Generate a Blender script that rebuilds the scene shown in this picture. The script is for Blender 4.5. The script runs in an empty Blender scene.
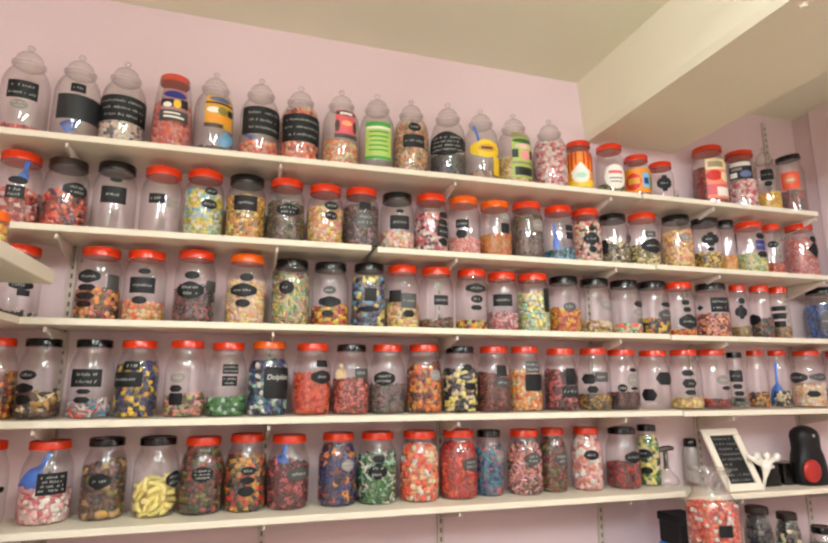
import bpy, math, random
import numpy as np
from mathutils import Vector

random.seed(7)
LIGHT_A = 82.0; LIGHT_B = 132.0; LIGHT_C = 165.0; EXPO = 0.12; LCOL = (.91, 1.03, 1.12); SWEET_TONE = .50

rng = np.random.default_rng(11)
scene = bpy.context.scene
COL = scene.collection
PI = math.pi

# ------------------------------------------------------------------ camera geometry (metres; the long wall is Y = 0, eye 1.55 m)
F = 575.0; CX = 414.0; CY = 271.5
K = 1.2037
EYE = 1.55
DF = 1.62 * K          # eye to the front edges of the shelves
DW = 1.81 * K          # eye to the wall
pitch = math.atan(109.5 / F); yaw = math.atan(169 / math.hypot(F, 109.5))
FW = np.array([math.sin(yaw) * math.cos(pitch), math.cos(yaw) * math.cos(pitch), math.sin(pitch)])
RT = np.array([math.cos(yaw), -math.sin(yaw), 0.0]); UP = np.cross(RT, FW)


def ray(px, py):
    return FW + RT * (px - CX) / F - UP * (py - CY) / F


def on_y(px, py, depth):               # point (relative to the eye) at a given distance towards the wall
    r = ray(px, py); return r * depth / r[1]


def on_x(px, py, x):
    r = ray(px, py); return r * x / r[0]


def wy(depth):                         # distance from the eye -> world Y
    return depth - DW


# ------------------------------------------------------------------ colours and materials
def lin(c):
    return tuple(((v / 255) / 12.92) if v <= 10 else (((v / 255 + 0.055) / 1.055) ** 2.4) for v in c)


PAL = dict(
    red=(205, 38, 26), orange=(226, 96, 24), black=(20, 20, 20), white=(238, 232, 218), cream=(238, 216, 168), pink=(232, 150, 150),
    palepink=(240, 196, 188), rose=(214, 92, 98), coral=(240, 96, 62), salmon=(232, 136, 106), maroon=(120, 20, 28), wine=(92, 20, 22),
    brown=(112, 62, 28), dbrown=(62, 34, 22), tan=(206, 162, 104), gold=(214, 158, 50), yellow=(240, 200, 40), pyellow=(244, 226, 120),
    banana=(252, 232, 140), lime=(176, 200, 98), green=(66, 150, 62), dgreen=(46, 84, 40), mint=(174, 222, 190), olive=(134, 120, 46),
    teal=(40, 140, 160), sky=(120, 190, 226), blue=(40, 116, 214), navy=(34, 38, 110), dblue=(22, 58, 130), grey=(140, 132, 126),
    dgrey=(66, 64, 62), mauve=(170, 120, 124), lilac=(182, 160, 206), peach=(244, 178, 120), slate=(92, 106, 140), amber=(236, 146, 28),
    charcoal=(42, 42, 42), rust=(168, 62, 34), khaki=(150, 140, 104))
MATS = {}


def principled(name, col, rough=0.5, spec=0.5, metal=0.0):
    m = bpy.data.materials.new(name); m.use_nodes = True
    b = m.node_tree.nodes['Principled BSDF']
    b.inputs['Base Color'].default_value = (*lin(col), 1)
    b.inputs['Roughness'].default_value = rough
    b.inputs['Specular IOR Level'].default_value = spec
    b.inputs['Metallic'].default_value = metal
    return m


def noisy(name, col, rough=0.7, scale=6.0, amount=0.06, bump=0.15, bscale=60.0):
    m = principled(name, col, rough, 0.3)
    nt = m.node_tree; b = nt.nodes['Principled BSDF']
    tc = nt.nodes.new('ShaderNodeTexCoord')
    n = nt.nodes.new('ShaderNodeTexNoise'); n.inputs['Scale'].default_value = scale; n.inputs['Detail'].default_value = 4
    nt.links.new(tc.outputs['Object'], n.inputs['Vector'])
    mr = nt.nodes.new('ShaderNodeMapRange')
    mr.inputs['To Min'].default_value = 1 - amount; mr.inputs['To Max'].default_value = 1 + amount
    nt.links.new(n.outputs['Fac'], mr.inputs['Value'])
    mx = nt.nodes.new('ShaderNodeMix'); mx.data_type = 'RGBA'; mx.blend_type = 'MULTIPLY'
    mx.inputs['Factor'].default_value = 1
    mx.inputs['A'].default_value = (*lin(col), 1)
    nt.links.new(mr.outputs['Result'], mx.inputs['B'])
    nt.links.new(mx.outputs['Result'], b.inputs['Base Color'])
    n2 = nt.nodes.new('ShaderNodeTexNoise'); n2.inputs['Scale'].default_value = bscale; n2.inputs['Detail'].default_value = 3
    nt.links.new(tc.outputs['Object'], n2.inputs['Vector'])
    bp = nt.nodes.new('ShaderNodeBump'); bp.inputs['Strength'].default_value = bump; bp.inputs['Distance'].default_value = 0.004
    nt.links.new(n2.outputs['Fac'], bp.inputs['Height']); nt.links.new(bp.outputs['Normal'], b.inputs['Normal'])
    return m


def clear_plastic(name, tint, edge, haze):
    """Thin clear wall: see-through, fresnel gloss, a longer and so greyer path at grazing angles."""
    m = bpy.data.materials.new(name); m.use_nodes = True
    nt = m.node_tree; nt.nodes.clear()
    out = nt.nodes.new('ShaderNodeOutputMaterial')
    lw = nt.nodes.new('ShaderNodeLayerWeight'); lw.inputs['Blend'].default_value = 0.40
    pw = nt.nodes.new('ShaderNodeMath'); pw.operation = 'POWER'; pw.inputs[1].default_value = 1.6
    nt.links.new(lw.outputs['Facing'], pw.inputs[0])
    cm = nt.nodes.new('ShaderNodeMix'); cm.data_type = 'RGBA'
    cm.inputs['A'].default_value = (*tint, 1); cm.inputs['B'].default_value = (*edge, 1)
    nt.links.new(pw.outputs[0], cm.inputs['Factor'])
    tr = nt.nodes.new('ShaderNodeBsdfTransparent'); nt.links.new(cm.outputs['Result'], tr.inputs['Color'])
    df = nt.nodes.new('ShaderNodeBsdfDiffuse'); df.inputs['Color'].default_value = (0.75, 0.72, 0.70, 1)
    m1 = nt.nodes.new('ShaderNodeMixShader'); m1.inputs[0].default_value = haze
    nt.links.new(tr.outputs[0], m1.inputs[1]); nt.links.new(df.outputs[0], m1.inputs[2])
    gl = nt.nodes.new('ShaderNodeBsdfGlossy'); gl.inputs['Roughness'].default_value = 0.035
    gl.inputs['Color'].default_value = (1, 1, 1, 1)
    l2 = nt.nodes.new('ShaderNodeLayerWeight'); l2.inputs['Blend'].default_value = 0.5
    p5 = nt.nodes.new('ShaderNodeMath'); p5.operation = 'POWER'; p5.inputs[1].default_value = 5.0
    nt.links.new(l2.outputs['Facing'], p5.inputs[0])
    fr = nt.nodes.new('ShaderNodeMath'); fr.operation = 'MULTIPLY_ADD'; fr.inputs[1].default_value = 0.6; fr.inputs[2].default_value = 0.085
    nt.links.new(p5.outputs[0], fr.inputs[0])
    m2 = nt.nodes.new('ShaderNodeMixShader')
    nt.links.new(fr.outputs[0], m2.inputs[0]); nt.links.new(m1.outputs[0], m2.inputs[1]); nt.links.new(gl.outputs[0], m2.inputs[2])
    nt.links.new(m2.outputs[0], out.inputs['Surface'])
    return m


def sweet_material(name, rough):
    m = bpy.data.materials.new(name); m.use_nodes = True
    nt = m.node_tree; b = nt.nodes['Principled BSDF']
    a = nt.nodes.new('ShaderNodeAttribute'); a.attribute_name = 'sweet_colour'
    nt.links.new(a.outputs['Color'], b.inputs['Base Color'])
    b.inputs['Roughness'].default_value = rough
    b.inputs['Specular IOR Level'].default_value = 0.4
    return m


M_JAR = clear_plastic('clear_plastic', (0.985, 0.98, 0.978), (0.74, 0.71, 0.70), 0.028)
M_GLASS = clear_plastic('clear_jar_glass', (0.98, 0.975, 0.97), (0.60, 0.57, 0.56), 0.06)
M_SWEET = sweet_material('sweets', 0.38)
M_WRITE = principled('chalk_writing', (196, 196, 188), 0.9, 0.1)


def mat(key, rough=0.4, spec=0.5):
    n = 'plain_' + key
    if n not in MATS:
        MATS[n] = principled(n, PAL[key], rough, spec)
    return MATS[n]


M_LID = {'red': principled('red_plastic', (204, 50, 15), 0.16), 'orange': principled('orange_plastic', (222, 92, 14), 0.16),
         'black': principled('black_plastic', (14, 12, 11), 0.15, .4), 'dark': principled('dark_plastic', (36, 24, 20), 0.3, .35)}
M_LABEL = principled('blackboard_label', (20, 20, 21), 0.55, 0.3)
M_WALL = noisy('pink_wall_paint', (228, 204, 204), 0.75, 2.5, 0.04, 0.12)
M_CEIL = noisy('cream_ceiling_paint', (236, 234, 208), 0.85, 3.0, 0.03, 0.1)
M_BEAM = noisy('cream_beam_paint', (226, 218, 190), 0.8, 3.0, 0.04, 0.2, 25)
M_SHELF = noisy('white_shelf_board', (232, 222, 200), 0.45, 4.0, 0.02, 0.03)
M_METAL = principled('white_coated_metal', (206, 192, 178), 0.45, 0.5)
M_STEEL = principled('brushed_steel', (104, 98, 94), 0.35, 0.5, 0.9)
M_FLOOR = noisy('pale_vinyl_floor', (180, 172, 156), 0.6, 3.0, 0.15, 0.1)
M_DARKHOLE = principled('slot_dark', (128, 108, 106), 0.8, 0.1)


# ------------------------------------------------------------------ mesh helpers
def mesh_obj(name, verts, faces, mats, parent=None, loc=(0, 0, 0), smooth=False, mi=None, cols=None):
    me = bpy.data.meshes.new(name)
    me.from_pydata([tuple(map(float, v)) for v in verts], [], [tuple(map(int, f)) for f in faces])
    if not isinstance(mats, (list, tuple)): mats = [mats]
    for m in mats: me.materials.append(m)
    if mi is not None: me.polygons.foreach_set('material_index', np.asarray(mi, dtype=np.int32))
    if smooth: me.polygons.foreach_set('use_smooth', [True] * len(me.polygons))
    if cols is not None:
        at = me.color_attributes.new('sweet_colour', 'FLOAT_COLOR', 'POINT')
        a = np.ones((len(verts), 4), dtype=np.float32); a[:, :3] = cols
        at.data.foreach_set('color', a.ravel())
    me.update()
    return link_mesh(name, me, parent, loc)


def link_mesh(name, me, parent=None, loc=(0, 0, 0)):
    o = bpy.data.objects.new(name, me); COL.objects.link(o)
    o.location = loc
    if parent is not None: o.parent = parent
    return o


def empty(name, loc, rot=(0, 0, 0)):
    o = bpy.data.objects.new(name, None); COL.objects.link(o)
    o.location = loc; o.rotation_euler = rot; o.empty_display_size = 0.05
    return o


def tag(o, label=None, cat=None, group=None, kind=None):
    if label: o['label'] = label
    if cat: o['category'] = cat
    if group: o['group'] = group
    if kind: o['kind'] = kind
    return o


class MB:
    def __init__(s): s.v = []; s.f = []; s.m = []

    def add(s, verts, faces, m=0):
        n = len(s.v); s.v.extend([tuple(map(float, v)) for v in verts])
        s.f.extend([tuple(i + n for i in f) for f in faces]); s.m.extend([m] * len(faces)); return s

    def box(s, x0, y0, z0, x1, y1, z1, m=0, bev=0.0):
        if bev > 0:
            return s.bbox(x0, y0, z0, x1, y1, z1, m, bev)
        v = [(x0, y0, z0), (x1, y0, z0), (x1, y1, z0), (x0, y1, z0), (x0, y0, z1), (x1, y0, z1), (x1, y1, z1), (x0, y1, z1)]
        return s.add(v, [(0, 3, 2, 1), (4, 5, 6, 7), (0, 1, 5, 4), (1, 2, 6, 5), (2, 3, 7, 6), (3, 0, 4, 7)], m)

    def bbox(s, x0, y0, z0, x1, y1, z1, m, b):
        # chamfered box: octagon-ish outline in XY stacked with inset top and bottom
        def loop(i, z):
            c = b
            return [(x0 + c + i, y0 + i, z), (x1 - c - i, y0 + i, z), (x1 - i, y0 + c + i, z), (x1 - i, y1 - c - i, z),
                    (x1 - c - i, y1 - i, z), (x0 + c + i, y1 - i, z), (x0 + i, y1 - c - i, z), (x0 + i, y0 + c + i, z)]
        L = [loop(b * 0.7, z0), loop(0, z0 + b), loop(0, z1 - b), loop(b * 0.7, z1)]
        v = [p for l in L for p in l]; f = []
        for k in range(3):
            for j in range(8):
                a = k * 8 + j; c = k * 8 + (j + 1) % 8
                f.append((a, c, c + 8, a + 8))
        f.append(tuple(range(7, -1, -1))); f.append(tuple(range(24, 32)))
        return s.add(v, f, m)

    def lathe(s, prof, n=32, m=0, cx=0, cy=0):
        v = []; f = []
        rows = []
        for (r, z) in prof:
            if r < 1e-6:
                rows.append([len(v)]); v.append((cx, cy, z))
            else:
                rows.append(list(range(len(v), len(v) + n)))
                v.extend([(cx + r * math.cos(2 * PI * j / n), cy + r * math.sin(2 * PI * j / n), z) for j in range(n)])
        for a, b in zip(rows[:-1], rows[1:]):
            for j in range(n):
                k = (j + 1) % n
                if len(a) == 1 and len(b) > 1: f.append((a[0], b[k], b[j]))
                elif len(b) == 1 and len(a) > 1: f.append((a[j], a[k], b[0]))
                elif len(a) > 1: f.append((a[j], a[k], b[k], b[j]))
        return s.add(v, f, m)

    def tube(s, pts, rad, n=8, m=0, flat=1.0):
        pts = [Vector(p) for p in pts]; v = []; f = []
        if not isinstance(rad, (list, tuple)): rad = [rad] * len(pts)
        for i, p in enumerate(pts):
            t = (pts[min(i + 1, len(pts) - 1)] - pts[max(i - 1, 0)]).normalized()
            ref = Vector((0, 1, 0)) if abs(t.y) < 0.9 else Vector((1, 0, 0))
            a = t.cross(ref).normalized(); b = t.cross(a)
            for j in range(n):
                w = 2 * PI * j / n
                v.append(tuple(p + a * rad[i] * math.cos(w) + b * rad[i] * flat * math.sin(w)))
        for i in range(len(pts) - 1):
            for j in range(n):
                k = (j + 1) % n
                f.append((i * n + j, i * n + k, (i + 1) * n + k, (i + 1) * n + j))
        f.append(tuple(range(n - 1, -1, -1))); f.append(tuple(range((len(pts) - 1) * n, len(pts) * n)))
        return s.add(v, f, m)

    def prism(s, outline, y0, y1, m=0):           # outline in XZ, extruded along Y
        n = len(outline)
        v = [(x, y0, z) for x, z in outline] + [(x, y1, z) for x, z in outline]
        f = [tuple(range(n)), tuple(range(2 * n - 1, n - 1, -1))]
        f += [(i, i + n, (i + 1) % n + n, (i + 1) % n) for i in range(n)]
        return s.add(v, f, m)

    def build(s, name, mats, parent=None, loc=(0, 0, 0), smooth=False):
        return mesh_obj(name, s.v, s.f, mats, parent, loc, smooth, s.m)


def autosmooth(o, ang=40):
    me = o.data
    me.polygons.foreach_set('use_smooth', [True] * len(me.polygons))
    me.update()
    import bmesh
    bm = bmesh.new(); bm.from_mesh(me)
    lim = math.radians(ang)
    for e in bm.edges:
        e.smooth = not (len(e.link_faces) == 2 and e.calc_face_angle(0) > lim)
    bm.to_mesh(me); bm.free(); me.update()
    return o


# ------------------------------------------------------------------ room
def Z(zu): return EYE + zu * K         # unit height relative to the eye -> metres above the floor


XL = -0.86 * K; XR = on_y(799, 180, DW)[0]
YF = -4.3                              # wall behind the viewer
CEIL = EYE + on_y(572, 80, DW)[2]
S = lambda name, mb, m: tag(mb.build(name, m), kind='structure')
S('floor', MB().box(XL - .1, YF - .1, -0.1, XR + .1, 0.1, 0), M_FLOOR)
c0 = CEIL + 0.03; c1 = CEIL - 0.035    # the old ceiling drops a little towards one side
mb = MB(); mb.add([(XL - .1, YF - .1, c0), (XR + .1, YF - .1, c1), (XR + .1, .1, c1), (XL - .1, .1, c0), (XL - .1, YF - .1, c0 + .1), (XR + .1, YF - .1, c1 + .1), (XR + .1, .1, c1 + .1), (XL - .1, .1, c0 + .1)],
                  [(0, 3, 2, 1), (4, 5, 6, 7), (0, 1, 5, 4), (1, 2, 6, 5), (2, 3, 7, 6), (3, 0, 4, 7)])
S('ceiling', mb, M_CEIL)
S('wall_back', MB().box(XL - .1, 0, 0, XR + .1, .1, c0 + .05), M_WALL)
S('wall_left', MB().box(XL - .1, YF - .1, 0, XL, 0, c0 + .05), M_WALL)
S('wall_right', MB().box(XR, YF - .1, 0, XR + .1, 0, c0 + .05), M_WALL)
S('wall_front', MB().box(XL - .1, YF - .1, 0, XR + .1, YF, c0 + .05), noisy('grey_front_wall', (180, 174, 164), .6, 2, .1, .1))
bx0 = on_y(576, 90, DW)[0]; zb = 0.900 * K + EYE
bxb = 1.212 * K; bx1 = 1.605 * K
mb = MB(); mb.prism([(bx0, c0 + .05), (bxb - .012, zb + .03), (bxb, zb), (bx1, zb), (bx1, c0 + .05)], YF, 0.02)
S('trim_1', mb, M_BEAM)
# pale casing and panel on the side wall
d0 = wy(on_x(815, 150, XR)[1]); dz = EYE + on_x(815, 107, XR)[2]
S('trim_2', MB().box(XR - .018, d0 - .95, 0, XR, d0, dz, bev=.004), principled('casing_paint', (236, 214, 214), 0.5))
S('door_1', MB().box(XR - .03, d0 - .86, 0, XR - .018, d0 - .09, dz - .09, bev=.004), principled('door_paint', (232, 206, 208), 0.5))
p = on_y(803, 4, 1.1 * K)
p = ray(803, 4); p = p * ((zb - EYE) / p[2])
mb = MB(); mb.lathe([(0, -.012), (.008, -.012), (.012, -.008), (.012, 0)], 20)
tag(mb.build('ceiling_hook', M_SHELF, None, (p[0], wy(p[1]), zb)), 'small white knob fixed under the cream beam', 'hook')

# ------------------------------------------------------------------ shelving
TH = 0.021
SZ = {1: Z(.642), 2: Z(.394), 3: Z(.155), 4: Z(-.095), 5: Z(-.347)}
SZ5R = EYE + on_y(790, 490.5, DF)[2]
YFRONT = wy(DF)
ORD = {1: 'top', 2: 'second', 3: 'third', 4: 'fourth', 5: 'fifth'}


def board(x0, x1, z, label, y0=None, group='white shelf boards'):
    y0 = YFRONT if y0 is None else y0
    mb = MB().box(x0, y0, z - TH, x1, -.012, z, bev=.0025)
    return tag(mb.build('shelf_board', M_SHELF), label, 'shelf', group)


XA = XL + .02
board(XA, 1.292 * K, SZ[1], 'long white board of the top shelf carrying the stoppered glass jars')
board(1.300 * K, 2.092 * K, SZ[1], 'short white top shelf board ending by the pink corner')
board(XA, .338 * K, SZ[2], 'white second shelf board under the two jars of red sweets')
board(.356 * K, 1.326 * K, SZ[2] - .004, 'middle white board of second shelf, from white-and-pink sweets to olive sweets')
board(1.333 * K, 2.17 * K, SZ[2] - .002, 'white second shelf board reaching towards the pink corner')
board(XA, 1.362 * K, SZ[3], 'long white board of the third shelf, under the orange-lidded jar')
board(1.368 * K, 2.2 * K, SZ[3] - .003, 'white third shelf board under the jar of blue sweets')
board(XA, 1.386 * K, SZ[4], 'long white board of the fourth shelf, under the blue and white dolphin sweets')
board(1.392 * K, 2.2 * K, SZ[4] - .003, 'white fourth shelf board under the jar with blue scoop')
board(XA, 1.372 * K, SZ[5], 'long white board of the fifth shelf, under the yellow banana sweets')
board(1.372 * K + .01, 2.2 * K, SZ5R, 'lower white board holding the picture frame and black dispenser')

UPX = [on_y(71, 290, DW)[0], on_y(262, 520, DW)[0], on_y(440, 525, DW)[0], on_y(600, 525, DW)[0], on_y(674, 175, DW)[0], on_y(764, 140, DW)[0]]
UPZ = [SZ[1] - .02, SZ[1] - .02, SZ[1] - .02, SZ[1] - .02, SZ[1] + .12, EYE + on_y(764, 124, DW)[2]]
UPB = ['first', 'second', 'third', 'fourth', 'fifth', 'last']
UPN = ['beside the black-labelled jar of multicoloured sweets', 'behind the jars of orange and maroon sweets', 'behind the jar of red sweets',
       'behind the jar of pink and white sweets', 'ending under the cream beam', 'rising above the small jar of yellow sweets']
for i, x in enumerate(UPX):
    z0 = .55; z1 = UPZ[i]
    mb = MB().box(x - .012, -.011, z0, x + .012, 0, z1)
    zz = z0 + .03; sl = MB()
    while zz < z1 - .03:
        sl.box(x - .0035, -.0118, zz, x + .0035, -.0108, zz + .016)
        zz += .032
    u = mb.build('shelf_upright', M_METAL)
    tag(u, 'slotted white metal wall upright ' + UPN[i], 'shelf upright', 'slotted wall uprights')
    tag(sl.build('slots', M_DARKHOLE, u), kind='stuff')
for r in range(1, 6):
    for i, x in enumerate(UPX):
        if r == 1 and False: continue
        zs = SZ[r] - (.005 if r < 5 else 0)
        if r == 5 and i >= 4: zs = SZ5R
        zt = zs - TH - .0015
        mb = MB()
        L = YFRONT + .012
        mb.add([(x - .004, -.013, zt), (x + .004, -.013, zt), (x + .004, L, zt), (x - .004, L, zt),
                (x - .004, -.013, zt - .062), (x + .004, -.013, zt - .062), (x + .004, L, zt - .014), (x - .004, L, zt - .014)],
               [(0, 1, 2, 3), (4, 7, 6, 5), (0, 4, 5, 1), (1, 5, 6, 2), (2, 6, 7, 3), (3, 7, 4, 0)])
        tag(mb.build('shelf_bracket', M_METAL), f'{UPB[i]} white metal bracket from the side shelf, under the {ORD[r]} shelf', 'bracket', 'shelf brackets')

# left-hand shelves that run towards the viewer
sx = -.452 * K; sy = wy(1.545 * K); szt = EYE + .2605 * K
mb = MB().box(XL + .002, sy - 1.0, szt - .040, sx, sy, szt, bev=.003)
tag(mb.build('side_shelf_board', M_SHELF), 'thick white shelf board jutting in front of third-shelf jars', 'shelf')
mb = MB().box(XL + .002, YFRONT - 1.0, SZ[3] - TH, -.538 * K, YFRONT - .002, SZ[3], bev=.0025)
tag(mb.build('side_shelf_board', M_SHELF), 'white side shelf board meeting the third shelf at its end', 'shelf')
zz5 = 1.06 * K + EYE
# wide counter below the shelves (its top is under the picture's lower edge)
ZC = EYE - .66 * K
mb = MB().box(XA, -.72, ZC - .03, XR - .02, -.015, ZC, bev=.003)
M_COUNTER = noisy('dark_wood_counter', (84, 62, 48), .5, 3, .12, .08)
o = mb.build('counter', M_COUNTER)
tag(o, 'dark wooden counter under the shelves carrying the lower jars and boxes', 'counter')
mb = MB().box(XA + .03, -.66, 0, XR - .05, -.02, ZC - .03, bev=.003)
mb.build('cabinet_base', M_COUNTER, o)


# ------------------------------------------------------------------ sweets
def uvs(nu=8, nv=5):
    v = [(0, 0, -1)]
    for i in range(1, nv):
        a = PI * i / nv - PI / 2
        for j in range(nu):
            b = 2 * PI * j / nu; v.append((math.cos(a) * math.cos(b), math.cos(a) * math.sin(b), math.sin(a)))
    v.append((0, 0, 1)); f = []
    for j in range(nu): f.append((0, 1 + (j + 1) % nu, 1 + j))
    for i in range(nv - 2):
        for j in range(nu):
            a = 1 + i * nu + j; b = 1 + i * nu + (j + 1) % nu
            f.append((a, b, b + nu, a + nu))
    t = len(v) - 1; o = 1 + (nv - 2) * nu
    for j in range(nu): f.append((o + j, o + (j + 1) % nu, t))
    return np.array(v), f


def chain(pts, rads, n=6):
    mb = MB().tube(pts, rads, n); return np.array(mb.v), mb.f


SPH = uvs(); BIG = uvs(10, 7)
BASE = {}
BASE['b'] = (SPH[0] * [.5, .32, .28], SPH[1])                       # bean
BASE['s'] = (SPH[0] * [.42, .42, .40], SPH[1])                      # ball
c = SPH[0].copy(); c = np.sign(c) * np.abs(c) ** .45; BASE['c'] = (c * [.42, .36, .34], SPH[1])   # chewy cube
BASE['d'] = (SPH[0] * [.5, .5, .2], SPH[1])                         # disc
th = np.linspace(-1.05, 1.05, 7)
BASE['n'] = chain([(math.sin(a) * .52, 0, (1 - math.cos(a)) * .55 - .1) for a in th], [.05, .12, .155, .165, .155, .12, .05], 8)   # banana
BASE['w'] = chain([(-.5, .05, 0), (-.25, -.06, .05), (0, .04, -.03), (.25, -.05, .04), (.5, .04, 0)], [.09, .12, .12, .12, .09], 6)   # wriggly stick
BASE['t'] = chain([(-.5, 0, 0), (0, .0, 0), (.5, 0, 0)], [.16, .17, .16], 7)   # short rod
rv = []; rf = []
for i in range(10):
    a = 2 * PI * i / 10
    for j in range(6):
        b = 2 * PI * j / 6; R0 = .34 + .16 * math.cos(b); rv.append((R0 * math.cos(a), R0 * math.sin(a), .16 * math.sin(b)))
        rf.append((i * 6 + j, ((i + 1) % 10) * 6 + j, ((i + 1) % 10) * 6 + (j + 1) % 6, i * 6 + (j + 1) % 6))
BASE['r'] = (np.array(rv), rf)                                      # ring
mm = MB().lathe([(0, -.4), (.16, -.4), (.17, 0), (.42, -.02), (.44, .12), (.3, .34), (0, .42)], 9); BASE['m'] = (np.array(mm.v), mm.f)   # mushroom
mm = MB().lathe([(0, -.5), (.19, -.5), (.21, -.4), (.21, .0), (.19, .1), (.09, .28), (.09, .5), (0, .5)], 8); BASE['l'] = (np.array(mm.v), mm.f)   # bottle
k = SPH[0] * (1 + .25 * np.sin(SPH[0][:, [0]] * 9 + SPH[0][:, [1]] * 7)); BASE['k'] = (k * [.5, .4, .34], SPH[1])   # lump
SWN = dict(b='bean', s='ball', c='cube', d='disc', n='banana', w='stick', t='rod', r='ring', m='mushroom', l='bottle', k='lump')


def rot():
    q = rng.normal(size=4); q /= np.linalg.norm(q); w, x, y, z = q
    return np.array([[1 - 2 * (y * y + z * z), 2 * (x * y - z * w), 2 * (x * z + y * w)], [2 * (x * y + z * w), 1 - 2 * (x * x + z * z), 2 * (y * z - x * w)],
                     [2 * (x * z - y * w), 2 * (y * z + x * w), 1 - 2 * (x * x + y * y)]])


def make_fill(kind, size, pal, R, ztop, z0=.004, tilt=0.0):
    """pieces packed against the inside of a jar: list of (verts, faces, colour, angle) + a core"""
    bv, bf = BASE[kind]; out = []
    cols = [np.array(lin(PAL[c])) for c in pal]; cols = [q * (SWEET_TONE + (1 - SWEET_TONE) * q.max()) for q in cols]
    def piece(x, y, z, a):
        v = (bv * size * rng.uniform(.88, 1.12)) @ rot().T + [x, y, z]
        rr = np.hypot(v[:, 0], v[:, 1]); mx = np.array([max(.004, R(min(max(zz, z0), .9)) - .0022) for zz in v[:, 2]])
        s = np.minimum(1, mx / np.maximum(rr, 1e-6)); v[:, 0] *= s; v[:, 1] *= s
        v[:, 2] = np.maximum(v[:, 2], z0)
        out.append((v, bf, cols[rng.integers(len(cols))] * rng.uniform(.88, 1.1), a))
    top = lambda x, y: ztop + tilt * x
    thin = {'n': .36, 'w': .34, 't': .42, 'l': .5, 'd': .55, 'b': .56, 'r': .55}.get(kind, .68)
    z = z0 + size * thin * .5
    while z < ztop + abs(tilt) * .05:
        n = max(7, int(2 * PI * R(z) / (size * .78)))
        ph = rng.uniform(0, 6)
        for j in range(n):
            a = ph + 2 * PI * (j + rng.uniform(-.25, .25)) / n
            rr = R(z) - size * rng.uniform(.30, .46)
            x, y = rr * math.cos(a), rr * math.sin(a)
            if z > top(x, y) - size * .2: continue
            piece(x, y, z + rng.uniform(-.2, .2) * size, a)
        z += size * thin
    rr = R(ztop) - size * .5
    while rr > 0:
        n = max(1, int(2 * PI * rr / (size * .8)))
        for j in range(n):
            a = 2 * PI * (j + rng.uniform(-.3, .3)) / n
            x, y = rr * math.cos(a), rr * math.sin(a)
            piece(x, y, top(x, y) - size * rng.uniform(.1, .45), a)
        rr -= size * .75
    # core
    pr = []; m = 7
    zt = max(z0 + .002, ztop - size * .55)
    for i in range(m):
        zz = z0 + (zt - z0) * i / (m - 1); pr.append((max(.006, R(zz) - size * .62), zz))
    core = MB().lathe([(0, z0)] + pr + [(0, zt)], 14)
    cv = np.array(core.v); cc = np.array([cols[i] for i in rng.integers(len(cols), size=len(cv))])
    return out, (cv, core.f, cc)


def merge(pieces, core=None):
    V = []; Fc = []; C = []; n = 0
    for v, f, c, _ in pieces:
        V.append(v); Fc.extend([tuple(i + n for i in t) for t in f]); C.append(np.tile(c, (len(v), 1))); n += len(v)
    if core is not None:
        V.append(core[0]); Fc.extend([tuple(i + n for i in t) for t in core[1]]); C.append(core[2]); n += len(core[0])
    return np.vstack(V), Fc, np.vstack(C)


# ------------------------------------------------------------------ jars
def profile(kind, r, H):
    if kind == 'V':      # round-shouldered glass jar for a glass stopper
        P = [(0, .003), (.80 * r, .003), (.93 * r, .006), (r, .02), (r, .52 * H), (.985 * r, .58 * H), (.92 * r, .65 * H), (.80 * r, .71 * H), (.66 * r, .755 * H), (.60 * r, .775 * H), (.62 * r, .785 * H), (.66 * r, .79 * H), (.66 * r, .80 * H)]
    elif kind == 'T':    # straight tub
        P = [(0, .003), (.9 * r, .003), (.98 * r, .008), (r, .02), (.99 * r, .3 * H), (.90 * r, .7 * H), (.82 * r, .86 * H), (.78 * r, .88 * H), (.78 * r, .985 * H)]
    elif kind == 'Q':    # short tub with a wide lid
        P = [(0, .003), (.88 * r, .003), (.97 * r, .008), (r, .02), (r, .70 * H), (.97 * r, .76 * H), (.86 * r, .82 * H), (.82 * r, .84 * H), (.82 * r, .98 * H)]
    elif kind == 'K':    # straighter plastic jar with a short shoulder
        P = [(0, .003), (.84 * r, .003), (.95 * r, .007), (r, .022), (r, .66 * H), (.985 * r, .72 * H), (.94 * r, .78 * H), (.88 * r, .82 * H), (.82 * r, .85 * H), (.80 * r, .87 * H), (.80 * r, .985 * H)]
    else:                # J plastic sweet jar
        P = [(0, .003), (.84 * r, .003), (.95 * r, .007), (r, .022), (r, .56 * H), (.985 * r, .63 * H), (.945 * r, .70 * H), (.87 * r, .77 * H), (.79 * r, .82 * H), (.745 * r, .85 * H), (.74 * r, .87 * H), (.74 * r, .985 * H)]
    return P


def rad_fn(P):
    zs = [z for r, z in P[2:]]; rs = [r for r, z in P[2:]]
    return lambda z: float(np.interp(z, zs, rs))


CACHE = {}


def lid_mesh(lr, h, colour):
    k = ('lid', round(lr, 4), round(h, 4), colour)
    if k not in CACHE:
        mb = MB().lathe([(0, 0), (lr * .9, 0), (lr, 0), (lr * 1.01, .003), (lr, .006), (lr, h - .004), (lr * .975, h - .001), (lr * .93, h), (lr * .90, h - .001), (lr * .86, h - .003), (0, h - .003)], 40)
        o = mb.build('lid', M_LID[colour]); autosmooth(o, 35); CACHE[k] = o.data
        bpy.data.objects.remove(o)
    return CACHE[k]


def body_mesh(kind, r, H):
    k = (kind, round(r, 4), round(H, 4))
    if k not in CACHE:
        P = profile(kind, r, H)
        mb = MB().lathe([(0, .0005), (P[1][0], .0005)] + P[2:], 40)
        o = mb.build('jar_body', M_GLASS if kind in 'V' else M_JAR); autosmooth(o, 50); CACHE[k] = o.data
        bpy.data.objects.remove(o)
    return CACHE[k]


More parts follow.
